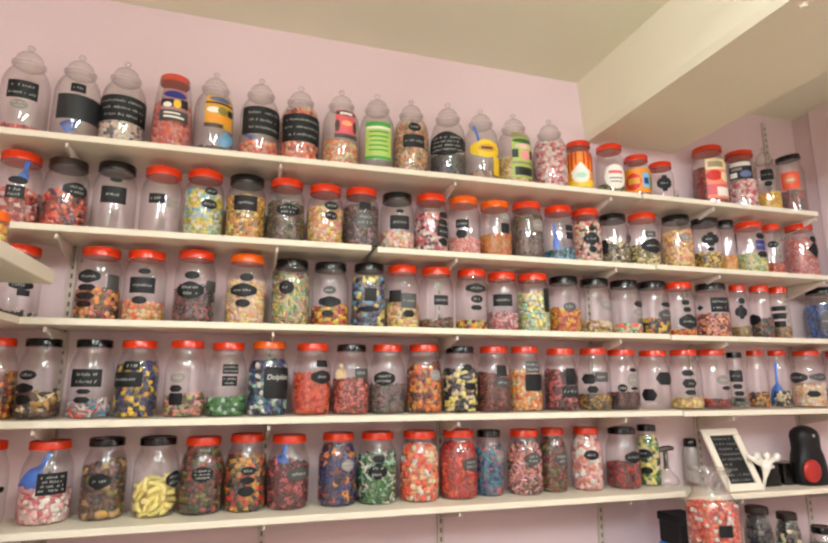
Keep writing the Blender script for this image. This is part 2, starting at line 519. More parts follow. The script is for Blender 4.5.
def stopper_mesh(r, H):
    k = ('stop', round(r, 4), round(H, 4))
    if k not in CACHE:
        a = .605 * r; z = .80 * H
        pr = [(0, z - .012), (.5 * r, z - .012), (.57 * r, z - .008), (.57 * r, z), (.70 * r, z + .001), (.71 * r, z + .006), (a, z + .012)]
        for i in range(1, 8):
            t = PI / 2 * i / 7.5; pr.append((a * math.cos(t) * .98, z + .012 + (.115 * H) * math.sin(t)))
        zt = pr[-1][1]
        pr += [(.075 * r, zt + .003), (.07 * r, zt + .006), (.14 * r, zt + .010), (.17 * r, zt + .016), (.13 * r, zt + .022), (0, zt + .025)]
        o = MB().lathe(pr, 36).build('stopper', M_GLASS); autosmooth(o, 50); CACHE[k] = o.data
        bpy.data.objects.remove(o)
    return CACHE[k]


def shape_vw(shape, u):
    """half-height (0..1) of a label's outline at u in -1..1"""
    a = abs(u)
    if shape == 'o': return math.sqrt(max(0, 1 - a * a))
    if shape == 'h': return 1.0 if a < .6 else max(.12, 1 - (a - .6) / .4 * .85)
    if shape == 'd': return max(.05, 1 - a)
    if shape == 'p': return (.80 + .2 * math.cos(a * PI * 1.1)) if a < .78 else (.52 if a < .93 else .30)
    if shape == 'x': return 1.0 if a < .42 else (.62 if a < .72 else .34)
    if shape == 'c': return 1.0 if a < .9 else .86
    return 1.0


def patch(mb, R, a0, a1, z0, z1, off, shape='r', m=0, nu=12):
    verts = []; faces = []
    us = [-1 + 2 * i / nu for i in range(nu + 1)]
    nv = 4
    for u in us:
        a = (a0 + a1) / 2 + u * (a1 - a0) / 2; h = shape_vw(shape, u * .999)
        for j in range(nv + 1):
            z = (z0 + z1) / 2 + (z1 - z0) / 2 * h * (-1 + 2 * j / nv)
            r = R(z) + off
            verts.append((r * math.sin(a), -r * math.cos(a), z))
    for i in range(nu):
        for j in range(nv):
            p = i * (nv + 1) + j
            faces.append((p, p + nv + 1, p + nv + 2, p + 1))
    mb.add(verts, faces, m)


def scribble(mb, R, a0, a1, z0, z1, lines, off, shape):
    """chalk handwriting too small to read: rows of short strokes"""
    H = z1 - z0; W = (a1 - a0)
    inx = {'o': .70, 'h': .62, 'd': .5, 'p': .74, 'x': .6}.get(shape, .86)
    iny = {'o': .62, 'd': .4, 'p': .66, 'x': .8}.get(shape, .8)
    lh = H * iny / lines; r0 = R((z0 + z1) / 2)
    for l in range(lines):
        zc = z1 - H * (1 - iny) / 2 - lh * (l + .5)
        half = W * inx / 2 * random.uniform(.72, 1.0)
        a = (a0 + a1) / 2 - half; e = (a0 + a1) / 2 + half
        ch = min(lh * .62, .0105); cw = ch * .55 / r0
        while a < e - cw * .6:
            if random.random() < .14: a += cw; continue
            sw = max(.0010, ch * .12)
            for _ in range(2):
                x0 = a + random.uniform(0, .4) * cw; x1 = a + random.uniform(.2, .9) * cw
                y0 = zc - ch * random.uniform(.2, .5); y1 = zc + ch * random.uniform(.05, .5)
                dxm = (x1 - x0) * r0; dy = y1 - y0; L = math.hypot(dxm, dy) + 1e-9
                nx = -dy / L * sw / 2 / r0; nz = dxm / L * sw / 2
                q = [(x0 + nx, y0 + nz), (x0 - nx, y0 - nz), (x1 - nx, y1 - nz), (x1 + nx, y1 + nz)]
                vs = []
                for (aa, zz) in q:
                    r = R(zz) + off; vs.append((r * math.sin(aa), -r * math.cos(aa), zz))
                mb.add(vs, [(0, 1, 2, 3)])
            a += cw * 1.15


def text_on(mb, R, txt, ac, zc, w, off, shear=.2):
    cu = bpy.data.curves.new('lettering', 'FONT'); cu.body = txt; cu.shear = shear; cu.align_x = 'CENTER'; cu.align_y = 'CENTER'
    cu.offset = .012
    o = bpy.data.objects.new('lettering', cu); COL.objects.link(o)
    dg = bpy.context.evaluated_depsgraph_get(); dg.update()
    me = bpy.data.meshes.new_from_object(o.evaluated_get(dg))
    xs = [v.co.x for v in me.vertices]; ys = [v.co.y for v in me.vertices]
    s = w / (max(xs) - min(xs)); mx = (max(xs) + min(xs)) / 2; my = (max(ys) + min(ys)) / 2
    vs = []
    for v in me.vertices:
        z = zc + (v.co.y - my) * s; r = R(z) + off; a = ac + (v.co.x - mx) * s / r
        vs.append((r * math.sin(a), -r * math.cos(a), z))
    mb.add(vs, [tuple(p.vertices) for p in me.polygons])
    bpy.data.objects.remove(o); bpy.data.meshes.remove(me); bpy.data.curves.remove(cu)


def make_scoop(p0, p1, colour, label, width=.032, bowl=.5):
    """plastic scoop: p0 handle end, p1 bowl end (world)"""
    p0 = Vector(p0); p1 = Vector(p1); L = (p1 - p0).length; t = (p1 - p0).normalized()
    root = empty('candy_scoop', p1)
    ref = Vector((0, -1, 0)); b = t.cross(ref).normalized(); n = b.cross(t).normalized()
    if n.y > 0: n = -n; b = -b
    bl = L * bowl; vo = []; f = []
    nu, nv = 8, 8
    for i in range(nu + 1):
        s = i / nu; w = width / 2 * (math.sin(min(1, s * 1.9 + .12) * PI / 2)) * (1 if s < .85 else 1 - (s - .85) * 1.2)
        for j in range(nv + 1):
            a = -PI / 2 + PI * j / nv
            vo.append(-t * bl * (1 - s) + b * w * math.sin(a) - n * (w * .8 * math.cos(a)))
    N = len(vo)
    vi = []
    for i in range(nu + 1):
        for j in range(nv + 1):
            vi.append(vo[i * (nv + 1) + j] * 1.0 + n * .0015)
    vo = vo + vi
    for i in range(nu):
        for j in range(nv):
            q = i * (nv + 1) + j
            f.append((q, q + 1, q + nv + 2, q + nv + 1)); f.append((N + q, N + q + nv + 1, N + q + nv + 2, N + q + 1))
    for i in range(nu):
        for q in (i * (nv + 1), i * (nv + 1) + nv):
            f.append((q, q + nv + 1, N + q + nv + 1, N + q))
    for j in range(nv):
        for q in (j, nu * (nv + 1) + j):
            f.append((q, q + 1, N + q + 1, N + q))
    m = mat(colour, .35)
    mesh_obj('bowl', vo, f, m, root, smooth=True)
    mb = MB().tube([-t * (bl - .004), -t * (bl + (L - bl) * .3), -t * (bl + (L - bl) * .9), -t * L], [.0075, .0065, .008, .005], 8, 0, .45)
    mb.build('handle', m, root, smooth=True)
    tag(root, label, 'scoop')
    return root


INDIV = {}
ALL = []


def jar(row, cx, w, ytop, kind, lid, fill=None, labels=(), d='', scoop=None, depth=None, zbase=None, lidh=None, tiltlid=None, indiv=None, w2='', name=None, place=None, lidw=None, topfront=None):
    """measurements are read off the photo in its pixels and turned into a place on the shelf and a size in metres"""
    ALL.append(dict(row=row, cx=cx, w=w, ytop=ytop, kind=kind, lid=lid, fill=fill, labels=labels, d=d, scoop=scoop, depth=depth, zbase=zbase, lidh=lidh, tiltlid=tiltlid,
                    indiv=indiv, w2=w2, name=name, place=place, lidw=lidw))


V = 'V'; J = 'J'; T = 'T'; Q = 'Q'
# ---- top shelf: stoppered glass jars, a tub, and lidded tubs
jar(1, 26, 52, 41, V, None, ('b', .016, ['rust', 'rose', 'coral'], 125, 0), [('r', 8, 80, 38, 98, 2), ('o', 12, 99, 30, 109, 2, 'grey')], 'a thin layer of reddish sweets under a small black label')
jar(1, 78, 48, 51, V, None, None, [('r', 70, 83, 85, 92, 1), ('r', 59, 95, 101, 120, 0, 'charcoal')], '!stoppered glass jar with plain dark card label and blue scoop, on the top shelf', [(100, 117, 62, 128, 'blue', .04, .5)])
jar(1, 124, 46, 58, V, None, ('s', .017, ['white', 'cream', 'grey', 'palepink'], 121), [('r', 101, 95, 147, 121, 3)], 'white and cream sweets under a broad black label')
jar(1, 173, 42, 73, T, 'red', ('k', .018, ['coral', 'salmon', 'rose', 'pink'], 100), [('P', 160, 88, 188, 121, 'mauve', [(.05, .72, .95, .95, 'navy', 'o'), (0, .45, .45, .68, 'charcoal'), (.08, .42, .40, .58, 'white', 'o'), (.45, .42, .72, .68, 'yellow', 'o'), (.72, .45, 1, .72, 'black'), (0, 0, 1, .34, 'dgrey'), (.15, .1, .85, .16, 'white'), (.15, .22, .7, .27, 'white')])], 'coral pink sweets behind a printed label', lidw=.050)
jar(1, 214, 42, 69, V, None, ('b', .014, ['black', 'dbrown'], 145.5, 0), [('P', 205, 95, 232, 128, 'gold', [(.1, .80, .9, .97, 'slate', 'o'), (0, .72, 1, .78, 'black'), (.04, .44, .5, .62, 'white', 'o'), (.4, .4, .75, .66, 'olive', 'o'), (.75, .42, 1, .62, 'black'), (.05, .22, .95, .36, 'amber'), (0, .0, .6, .12, 'dbrown')])], 'a few dark sweets and a pale blue cup', [(225, 130, 225, 146, 'sky', .048, .8)])
jar(1, 260, 43, 75, V, None, ('k', .020, ['salmon', 'peach', 'coral', 'pink'], 140), [('r', 243, 106, 281, 134, 3)], 'salmon pink sweets and a blue scoop behind a black label', [(244, 134, 256, 140, 'blue', .03, .6)])
jar(1, 300, 42, 83, V, None, ('d', .024, ['salmon', 'peach', 'coral', 'cream', 'rust'], 106), [('r', 283, 113, 320, 141, 3)], 'pink and cream discs filled up to the shoulder')
jar(1, 341, 40, 87, V, None, ('k', .020, ['peach', 'salmon', 'cream', 'amber'], 140), [('P', 335, 109, 356, 138, 'rose', [(0, .78, 1, 1, 'charcoal', 'p'), (.2, .82, .8, .92, 'white'), (0, .2, .22, .62, 'dbrown', 'o'), (.78, .2, 1, .62, 'dbrown', 'o'), (.28, .42, .75, .6, 'peach', 'o'), (0, 0, 1, .14, 'dgrey')])], 'peach coloured sweets below a pink printed label')
jar(1, 377, 38, 91, V, None, None, [('P', 366, 121, 391, 159, 'lime', [(0, .88, 1, 1, 'green'), (.05, .80, .95, .86, 'white'), (.15, .7, .85, .74, 'green'), (.15, .58, .85, .62, 'green'), (.2, .46, .8, .5, 'green'), (.15, .34, .85, .38, 'green'), (.15, .22, .85, .26, 'green'), (0, 0, 1, .08, 'green')])], '!empty stoppered glass jar with a tall lime green label, on the top shelf')
jar(1, 411, 38, 97, V, None, ('k', .015, ['tan', 'cream', 'salmon', 'peach', 'khaki'], 121), [('o', 408, 122, 421, 131, 1), ('c', 403, 134, 424, 147, 1)], 'tan and pinkish sweets behind an oval and a square label')
jar(1, 448, 40, 100, V, None, ('b', .016, ['charcoal', 'dgrey', 'black'], 152), [('p', 430, 131, 465, 155, 4)], 'dark liquorice sweets below a broad black label')
jar(1, 481, 37, 106, V, None, ('b', .014, ['khaki', 'tan', 'mauve'], 170, 0), [('P', 470, 139, 498, 157, 'yellow', [(.25, .3, .8, .75, 'gold', 'o'), (.35, .45, .7, .6, 'dbrown')], 'p'), ('r', 493, 157, 499, 176, 0, 'yellow')], 'a low layer of drab sweets behind a yellow ornate label', [(474, 126, 482, 150, 'blue', .026, .35)])
jar(1, 514, 38, 111, V, None, ('b', .015, ['tan', 'pyellow', 'gold', 'cream'], 154), [('P', 512, 131, 531, 177, 'lime', [(0, .88, 1, 1, 'khaki'), (0, .74, 1, .84, 'dgreen', 'o'), (.1, .62, .9, .72, 'palepink', 'o'), (.0, .42, .25, .6, 'black'), (.3, .38, .8, .58, 'pink', 'o'), (.78, .42, 1, .6, 'charcoal'), (0, .28, 1, .34, 'khaki'), (.1, .04, .9, .22, 'black')])], 'yellowish sweets behind a tall green and pink label')
jar(1, 550, 37, 117, V, None, ('c', .017, ['rose', 'palepink', 'pink', 'white'], 140), [], 'pink and white sweets and bearing no label')
jar(1, 579, 27, 139, Q, 'red', None, [('P', 567, 151, 592, 187, 'amber', [(.05, .45, .12, 1, 'red'), (.2, .5, .27, 1, 'red'), (.34, .62, .4, 1, 'red'), (.6, .62, .66, 1, 'red'), (.75, .5, .82, 1, 'red'), (.9, .45, .97, 1, 'red'), (.0, 0, 1, .2, 'yellow'), (.2, .12, .84, .7, 'white', 'd'), (.22, .12, .82, .5, 'white', 'o'), (.36, .25, .7, .4, 'mint', 'o')])], '!red-lidded tub wrapped in a yellow label with red stripes, on the top shelf')
jar(1, 610, 29, 142, Q, 'red', ('l', .024, ['khaki', 'lime', 'cream', 'olive'], 181), [('P', 604, 164, 624, 188, 'white', [(.2, .62, .8, .74, 'rose'), (.22, .4, .8, .46, 'grey'), (.25, .26, .75, .31, 'grey')], 'o')], 'pale green bottles behind a round white label')
jar(1, 637, 27, 153, Q, 'red', None, [('P', 625, 168, 651, 192, 'amber', [(.05, .1, .55, .8, 'red', 'o'), (.15, .35, .5, .6, 'gold'), (.58, .2, .82, .8, 'sky'), (.62, .34, .78, .6, 'navy'), (.85, .1, 1, .75, 'green', 'o')])], '!small red-lidded tub with an orange label and blue panel, on the top shelf')
jar(1, 661, 26, 160, Q, 'red', None, [('x', 657, 175, 671, 191, 1)], '!small red-lidded tub of clear plastic with an ornate black label, top shelf')
jar(1, 709, 34, 143, Q, 'red', ('k', .014, ['rust', 'red', 'maroon', 'brown'], 166), [('P', 706, 158, 727, 198, 'salmon', [(0, .72, 1, 1, 'cream'), (.1, .78, .7, .92, 'khaki'), (0, .44, .6, .7, 'red', 'o'), (.55, .42, 1, .68, 'cream', 'o'), (0, .1, 1, .35, 'rose'), (.35, .06, .9, .28, 'white')])], 'dark red sweets beside a cream and red label')
jar(1, 741, 32, 148, Q, 'red', ('c', .016, ['palepink', 'white', 'rose', 'pink'], 178), [('P', 730, 160, 753, 179, 'charcoal', [(.05, .68, .95, .92, 'white'), (.1, .45, .55, .6, 'grey'), (.45, .08, .95, .42, 'slate', 'o'), (.05, .1, .35, .35, 'white')])], 'pink and white cubes below a black and blue label')
jar(1, 766, 28, 146, V, None, ('c', .016, ['yellow', 'amber', 'yellow'], 190), [('c', 761, 169, 774, 180, 1), ('h', 764, 181, 772, 186, 0)], 'bright yellow sweets in a low heap')
jar(1, 791, 29, 152, Q, 'black', ('k', .014, ['grey', 'rose', 'mauve', 'khaki'], 189), [('P', 782, 172, 800, 189, 'coral', [(.15, .3, .85, .8, 'salmon', 'o'), (.3, .45, .7, .6, 'cream')])], 'grey and pink sweets below an orange label, its lid askew', tiltlid=(0, -.16, 0))

# ---- second shelf
jar(2, 18, 44, 149, 'K', 'red', ('k', .022, ['red', 'salmon', 'palepink', 'rust', 'rose'], 187), [('o', 7, 176, 27, 184, 0), ('r', 6, 185, 25, 198, 2)], 'red and pale pink sweets with a blue scoop', [(29, 160, 22, 182, 'blue', .03, .5)])
jar(2, 66, 44, 156, 'K', 'dark', ('k', .022, ['red', 'rust', 'coral', 'salmon', 'wine'], 189, .12), [('p', 62, 182, 87, 197, 2)], 'glossy red and coral sweets')
jar(2, 115, 43, 160, 'K', 'black', None, [('o', 108, 177, 121, 182, 0), ('r', 101, 186, 126, 203, 1)], '!empty black-lidded jar with small oval label above a square one, second shelf')
jar(2, 162, 40, 165, 'K', 'red', None, [('r', 149, 193, 165, 203, 1), ('r', 167, 199, 178, 208, 0, 'grey')], '!empty red-lidded jar with a small black and a grey label, second shelf')
jar(2, 204, 40, 168, 'K', 'red', ('k', .017, ['mint', 'pyellow', 'lime', 'sky', 'white', 'yellow'], 190), [('o', 204, 187, 217, 195, 1), ('o', 201, 199, 217, 209, 1)], 'mint green and pale yellow sweets')
jar(2, 246, 40, 173, 'K', 'black', ('k', .014, ['gold', 'tan', 'olive', 'amber', 'pyellow'], 195), [('r', 234, 195, 257, 210, 1)], 'golden mixed sweets behind a black label')
jar(2, 286, 38, 177, 'K', 'red', ('w', .024, ['brown', 'olive', 'khaki', 'maroon', 'dgreen'], 200), [('p', 277, 203, 299, 216, 2)], 'brown and olive sweets')
jar(2, 325, 37, 183, 'K', 'red', ('s', .016, ['pyellow', 'peach', 'gold', 'pink', 'cream'], 206), [('o', 324, 201, 338, 210, 1), ('o', 325, 211, 337, 220, 1)], 'yellow and pink sweets behind two stacked ovals')
jar(2, 361, 36, 186, 'K', 'red', ('b', .018, ['dbrown', 'brown', 'mauve', 'dgrey'], 204), [('r', 359, 202, 371, 210, 0), ('p', 355, 211, 375, 228, 2, 'dgrey')], 'dark brown sweets under a wrapped grey label')
jar(2, 397, 34, 191, 'K', 'black', ('s', .017, ['white', 'palepink', 'salmon', 'cream'], 231), [('h', 396, 209, 404, 213, 0), ('c', 390, 215, 409, 229, 1)], 'white and pale pink sweets in a low heap')
jar(2, 431, 33, 192, 'K', 'red', ('k', .019, ['pink', 'palepink', 'rose', 'maroon', 'white'], 212), [('h', 439, 212, 447, 218, 0), ('h', 438, 219, 447, 225, 0), ('c', 437, 226, 448, 237, 1), ('h', 439, 238, 447, 245, 0)], 'pink and dark rose sweets beside a column of small labels')
jar(2, 464, 31, 195, 'K', 'orange', ('b', .016, ['palepink', 'pink', 'salmon'], 237), [('c', 456, 219, 469, 228, 1), ('h', 456, 229, 467, 238, 0)], 'pale pink sweets below two small labels')
jar(2, 495, 31, 199, 'K', 'orange', ('t', .018, ['amber', 'orange', 'gold'], 231), [('o', 500, 213, 510, 222, 1, 'grey'), ('c', 501, 223, 509, 233, 0)], 'bright amber sweets')
jar(2, 527, 30, 200, 'K', 'red', ('w', .018, ['khaki', 'mauve', 'olive', 'grey', 'brown'], 213), [('o', 533, 219, 543, 231, 1, 'grey')], 'greyish olive sweets filled right to the lid')
jar(2, 559, 29, 204, 'K', 'red', ('b', .016, ['teal', 'sky', 'dgreen'], 247), [('c', 566, 225, 573, 231, 0), ('c', 566, 232, 573, 239, 0)], 'a little teal layer of sweets with a blue scoop', [(554, 224, 558, 254, 'blue', .03, .6)])
jar(2, 586, 28, 207, 'K', 'red', ('k', .019, ['salmon', 'cream', 'palepink', 'coral', 'brown', 'white'], 221), [('h', 589, 226, 595, 231, 0), ('x', 583, 232, 599, 245, 1), ('h', 588, 246, 596, 252, 0)], 'salmon and cream sweets behind a cross-shaped label')
jar(2, 613, 28, 212, 'K', 'black', ('b', .016, ['olive', 'cream', 'dgreen', 'dbrown', 'khaki'], 240), [('h', 600, 240, 608, 254, 0)], 'olive and dark sweets in a low heap')
jar(2, 643, 28, 211, 'K', 'red', ('b', .014, ['pyellow', 'olive', 'khaki', 'cream'], 242), [('o', 624, 234, 631, 245, 0), ('c', 646, 231, 656, 237, 1, 'dgrey'), ('p', 641, 238, 660, 253, 1)], 'yellowish grains below an ornate black label')
jar(2, 677, 27, 213, 'K', 'black', ('s', .015, ['pyellow', 'peach', 'gold', 'salmon', 'cream'], 229), [('o', 679, 233, 691, 241, 1, 'grey')], 'yellow and peach sweets behind a grey oval')
jar(2, 706, 25, 216, 'K', 'dark', ('b', .014, ['olive', 'gold', 'dbrown', 'yellow'], 252), [('x', 702, 232, 719, 246, 1), ('h', 707, 247, 714, 251, 0)], 'olive yellow sweets below a cross-shaped label')
jar(2, 727, 20, 219, 'K', 'black', ('b', .014, ['amber', 'yellow', 'salmon'], 255), [('c', 736, 234, 742, 252, 0)], 'a low layer of amber sweets')
jar(2, 750, 24, 220, 'K', 'red', ('b', .015, ['mint', 'cream', 'pyellow', 'lime'], 253), [('h', 757, 233, 765, 239, 0), ('c', 756, 240, 765, 250, 1, 'navy'), ('h', 757, 251, 766, 257, 0)], 'pale mint sweets beside a dark blue label')
jar(2, 773, 22, 223, 'K', 'red', ('b', .017, ['coral', 'orange', 'rust'], 261), [('o', 768, 241, 779, 248, 1)], 'a small layer of coral sweets below an oval label')
jar(2, 801, 28, 222, 'K', 'red', ('w', .018, ['pink', 'salmon', 'palepink', 'rose'], 236), [('h', 811, 236, 817, 242, 0), ('d', 808, 241, 819, 258, 0)], 'salmon pink sweets beside a black diamond label')

# ---- third shelf
jar(3, 17, 44, 243, 'K', 'red', ('l', .026, ['white', 'black', 'charcoal'], 311, 0), [('p', 9, 280, 34, 290, 1), ('c', 18, 290, 31, 296, 0)], 'a few black and white sweets beside the side shelf', depth=1.735)
jar(3, 99, 44, 246, 'K', 'red', ('s', .022, ['amber', 'brown', 'peach', 'olive', 'salmon', 'rust'], 287, .08), [('p', 78, 269, 100, 283, 1), ('h', 79, 284, 96, 290, 0), ('h', 78, 292, 96, 299, 0), ('h', 79, 301, 93, 307, 0), ('r', 107, 275, 119, 290, 0, 'dgrey')], 'brown, amber and cream sweets behind a column of labels')
jar(3, 145, 38, 249, 'K', 'red', ('s', .018, ['peach', 'cream', 'coral', 'salmon', 'gold'], 301), [('o', 137, 268, 150, 274, 0), ('r', 130, 277, 155, 293, 1), ('o', 133, 296, 148, 304, 0)], 'cream and coral sweets below three labels')
jar(3, 195, 40, 249, 'K', 'red', ('w', .026, ['mauve', 'grey', 'dgrey', 'rose', 'brown'], 284), [('o', 184, 271, 199, 279, 0), ('p', 178, 281, 204, 299, 2), ('c', 206, 281, 216, 292, 0, 'dgrey')], 'greyish mauve sweets')
jar(3, 246, 39, 253, 'K', 'orange', ('d', .019, ['cream', 'peach', 'pyellow', 'palepink'], 279), [('o', 239, 273, 253, 281, 0), ('p', 231, 283, 257, 297, 1), ('o', 236, 299, 251, 307, 0)], 'cream coloured discs behind three stacked labels')
jar(3, 291, 37, 258, 'K', 'black', ('w', .026, ['khaki', 'lime', 'pink', 'cream', 'mint', 'pyellow'], 273), [('o', 279, 280, 294, 294, 1)], 'pastel green and pink twists')
jar(3, 330, 37, 261, 'K', 'black', ('k', .019, ['amber', 'orange', 'red', 'yellow', 'rust', 'lime'], 305), [('o', 323, 286, 336, 294, 1, 'dgrey'), ('p', 319, 296, 341, 307, 0), ('o', 322, 310, 334, 317, 0)], 'orange and red sweets below ornate labels')
jar(3, 369, 35, 262, 'K', 'black', ('k', .024, ['slate', 'navy', 'khaki', 'pyellow', 'sky', 'grey'], 276), [('r', 365, 288, 377, 301, 0), ('p', 359, 306, 379, 312, 0)], 'slate blue and yellow sweets')
jar(3, 402, 32, 264, 'K', 'red', ('k', .022, ['peach', 'cream', 'tan', 'pyellow'], 300, -.15), [('r', 389, 290, 401, 302, 0), ('r', 401, 293, 416, 308, 1, 'dgrey'), ('h', 403, 310, 414, 317, 0)], 'cream and tan sweets sloping behind grey label')
jar(3, 436, 32, 266, 'K', 'red', ('b', .017, ['brown', 'rust', 'dbrown', 'khaki'], 318, .1), [('r', 434, 295, 448, 305, 1)], 'a low layer of brown sweets below one small label')
jar(3, 472, 32, 268, 'K', 'red', ('s', .020, ['amber', 'lime', 'maroon', 'yellow'], 320, 0), [('p', 466, 283, 486, 293, 1), ('o', 471, 295, 483, 303, 1), ('h', 471, 305, 482, 310, 0)], 'one layer of amber and green balls')
jar(3, 502, 29, 271, 'K', 'red', ('t', .020, ['pink', 'mauve', 'palepink', 'rose'], 312), [('r', 493, 294, 512, 306, 1)], 'dusky pink sweets below a square label')
jar(3, 533, 31, 272, 'K', 'red', ('k', .024, ['pyellow', 'cream', 'mint', 'lime', 'white'], 292), [('c', 544, 288, 549, 312, 0)], 'pale yellow and mint chunks')
jar(3, 564, 29, 275, 'K', 'black', ('r', .020, ['orange', 'amber', 'red', 'yellow'], 308), [('o', 563, 302, 576, 311, 1, 'dgrey')], 'orange and yellow rings')
jar(3, 595, 28, 277, 'K', 'black', ('k', .017, ['cream', 'gold', 'olive', 'palepink'], 321, -.1), [('o', 601, 299, 614, 311, 1, 'grey')], 'cream and gold sweets below a round grey label')
jar(3, 625, 28, 279, 'K', 'black', ('s', .018, ['mint', 'coral', 'green', 'cream', 'salmon'], 323, 0), [('o', 634, 301, 643, 307, 0), ('o', 633, 308, 644, 316, 1, 'grey')], 'coral, cream and green sweets in a thin layer')
jar(3, 653, 26, 280, 'K', 'black', ('k', .019, ['yellow', 'black', 'amber', 'dbrown'], 318, 0), [('o', 661, 302, 670, 307, 0), ('p', 658, 309, 671, 321, 1, 'dgrey')], 'yellow and black sweets')
jar(3, 679, 25, 281, 'K', 'red', ('b', .014, ['orange', 'yellow', 'red'], 329, 0), [('h', 682, 300, 690, 305, 0), ('h', 683, 307, 691, 312, 0), ('p', 678, 314, 695, 329, 1)], 'a thin layer of orange sweets below three labels')
jar(3, 712, 36, 282, 'K', 'black', ('s', .014, ['salmon', 'pink', 'rust', 'peach', 'brown'], 313), [('r', 711, 297, 729, 312, 2), ('d', 697, 305, 704, 311, 0)], 'speckled salmon sweets in the widest jar', scoop=None)
jar(3, 739, 20, 284, 'K', 'red', ('b', .013, ['khaki', 'gold', 'olive'], 326), [('h', 739, 298, 746, 304, 0), ('x', 735, 305, 747, 319, 0)], 'drab gold sweets')
jar(3, 761, 24, 284.5, 'K', 'red', ('k', .020, ['charcoal', 'olive', 'dgrey', 'rust'], 318), [('p', 748, 314, 760, 325, 0)], 'charcoal lumps beside a dark label')
jar(3, 780, 21, 286, 'K', 'red', ('b', .016, ['khaki', 'gold', 'rust', 'grey'], 326), [('c', 771, 306, 786, 311, 0), ('c', 771, 313, 786, 319, 0), ('c', 773, 321, 785, 327, 0)], 'rusty khaki sweets below a stack of three dark labels')
jar(3, 823, 42, 286, 'K', 'black', ('b', .020, ['slate', 'slate', 'dblue', 'blue'], 303), [('o', 818, 312, 834, 330, 1, 'dgrey')], 'slate blue sweets nearly to the top')

# ---- fourth shelf
jar(4, -6, 40, 337, J, 'red', ('k', .020, ['brown', 'amber', 'rust', 'gold'], 372), [], 'amber brown sweets, cut off by the picture edge')
jar(4, 40, 48, 338, J, 'black', ('l', .036, ['brown', 'brown', 'cream', 'gold', 'dbrown', 'cream', 'brown'], 393), [('o', 19, 370, 36, 380, 1), ('p', 17, 383, 34, 393, 0), ('o', 18, 395, 32, 405, 0)], 'brown and cream bottle sweets', indiv=('bottle_sweet', 'small brown or cream bottle sweet inside black-lidded jar, at the end of fourth shelf', 'bottle sweets in the fourth shelf jar'))
jar(4, 92, 46, 339, J, 'black', ('w', .030, ['teal', 'coral', 'white', 'palepink', 'sky', 'pink'], 402, .08), [('r', 72, 369, 102, 387, 2), ('h', 78, 389, 92, 394, 0), ('h', 76, 397, 92, 403, 0)], 'teal, pink and white sweets in a low heap')
jar(4, 137, 43, 340, J, 'red', ('k', .023, ['navy', 'yellow', 'olive', 'dblue', 'gold', 'dbrown'], 363), [('c', 122, 361, 139, 370, 1), ('r', 115, 372, 142, 387, 1)], 'navy blue and yellow sweets behind white-lettered labels')
jar(4, 186, 42, 340, J, 'red', ('d', .022, ['salmon', 'lime', 'pink', 'brown', 'palepink', 'khaki'], 395, .1), [('o', 171, 372, 186, 383, 1, 'grey'), ('h', 171, 385, 183, 392, 0), ('c', 171, 393, 184, 405, 0)], 'salmon and green discs heaped to one side')
jar(4, 227, 38, 342, J, 'red', ('s', .020, ['green', 'dgreen', 'mint', 'green'], 398), [('r', 222, 364, 238, 374, 2), ('r', 222, 376, 237, 386, 2)], 'green balls in a low heap')
jar(4, 268, 41, 341, J, 'orange', ('b', .027, ['navy', 'dblue', 'mint', 'white', 'black', 'dblue', 'teal'], 360), [('c', 264, 367, 288, 399, 'Dolphins')], 'blue, black and white dolphin sweets')
jar(4, 312, 39, 343, J, 'red', ('w', .028, ['coral', 'red', 'orange', 'coral'], 373), [('c', 316, 360, 328, 367, 0), ('p', 311, 370, 330, 384, 1)], 'coral red twisted sweets')
jar(4, 351, 35, 344, J, 'black', ('b', .014, ['rust', 'salmon', 'brown', 'rose'], 378), [('c', 355, 368, 368, 378, 1, 'dgrey')], 'rust coloured grains and a cream scoop', [(341, 364, 341, 380, 'cream', .036, .8)])
jar(4, 387, 34, 344, J, 'red', ('w', .020, ['grey', 'mauve', 'khaki', 'dgrey'], 384), [('p', 374, 371, 395, 386, 2)], 'grey brown sweets behind an ornate label')
jar(4, 424, 36, 344, J, 'red', ('k', .020, ['amber', 'gold', 'maroon', 'rust', 'orange', 'brown'], 364), [('o', 430, 370, 440, 381, 1, 'grey')], 'amber and dark red sweets')
jar(4, 460, 34, 346, J, 'black', ('b', .026, ['black', 'cream', 'black', 'pyellow'], 368), [('o', 463, 364, 473, 371, 0), ('p', 461, 373, 473, 381, 1, 'dgrey'), ('h', 464, 383, 475, 390, 0)], 'black and cream sweets', indiv=('black_and_cream_sweet', 'black or cream oval sweet inside the black-lidded fourth shelf jar beside amber sweets', 'black and cream sweets in their jar'))
jar(4, 494, 31, 346, J, 'red', ('b', .017, ['wine', 'maroon', 'rust', 'brown'], 374), [('c', 497, 365, 507, 376, 0), ('p', 494, 377, 510, 388, 1, 'dgrey')], 'dark wine red sweets behind a stepped label')
jar(4, 525, 31, 346, J, 'red', ('k', .019, ['peach', 'amber', 'tan', 'orange', 'cream'], 371), [('c', 526, 361, 540, 373, 2, 'dgrey'), ('c', 525, 374, 541, 391, 0)], 'peach and orange sweets behind a tall dark label')
jar(4, 561, 33, 348, J, 'red', ('t', .022, ['wine', 'maroon', 'brown', 'rose'], 370), [('c', 566, 368, 576, 385, 0), ('c', 562, 386, 577, 397, 1, 'charcoal')], 'maroon sticks behind a tall dark label')
jar(4, 594, 30, 348, J, 'red', ('k', .016, ['brown', 'olive', 'gold', 'dgrey'], 396), [('h', 582, 374, 597, 384, 0), ('c', 595, 372, 608, 382, 1, 'dgrey'), ('h', 587, 386, 598, 393, 0)], 'olive brown sweets below clustered labels')
jar(4, 622, 30, 349, J, 'red', ('t', .018, ['dbrown', 'maroon', 'brown'], 393), [('h', 630, 368, 637, 372, 0), ('o', 627, 373, 638, 387, 1, 'grey'), ('h', 630, 387, 637, 390, 0), ('o', 617, 384, 627, 392, 1)], 'very dark brown sweets')
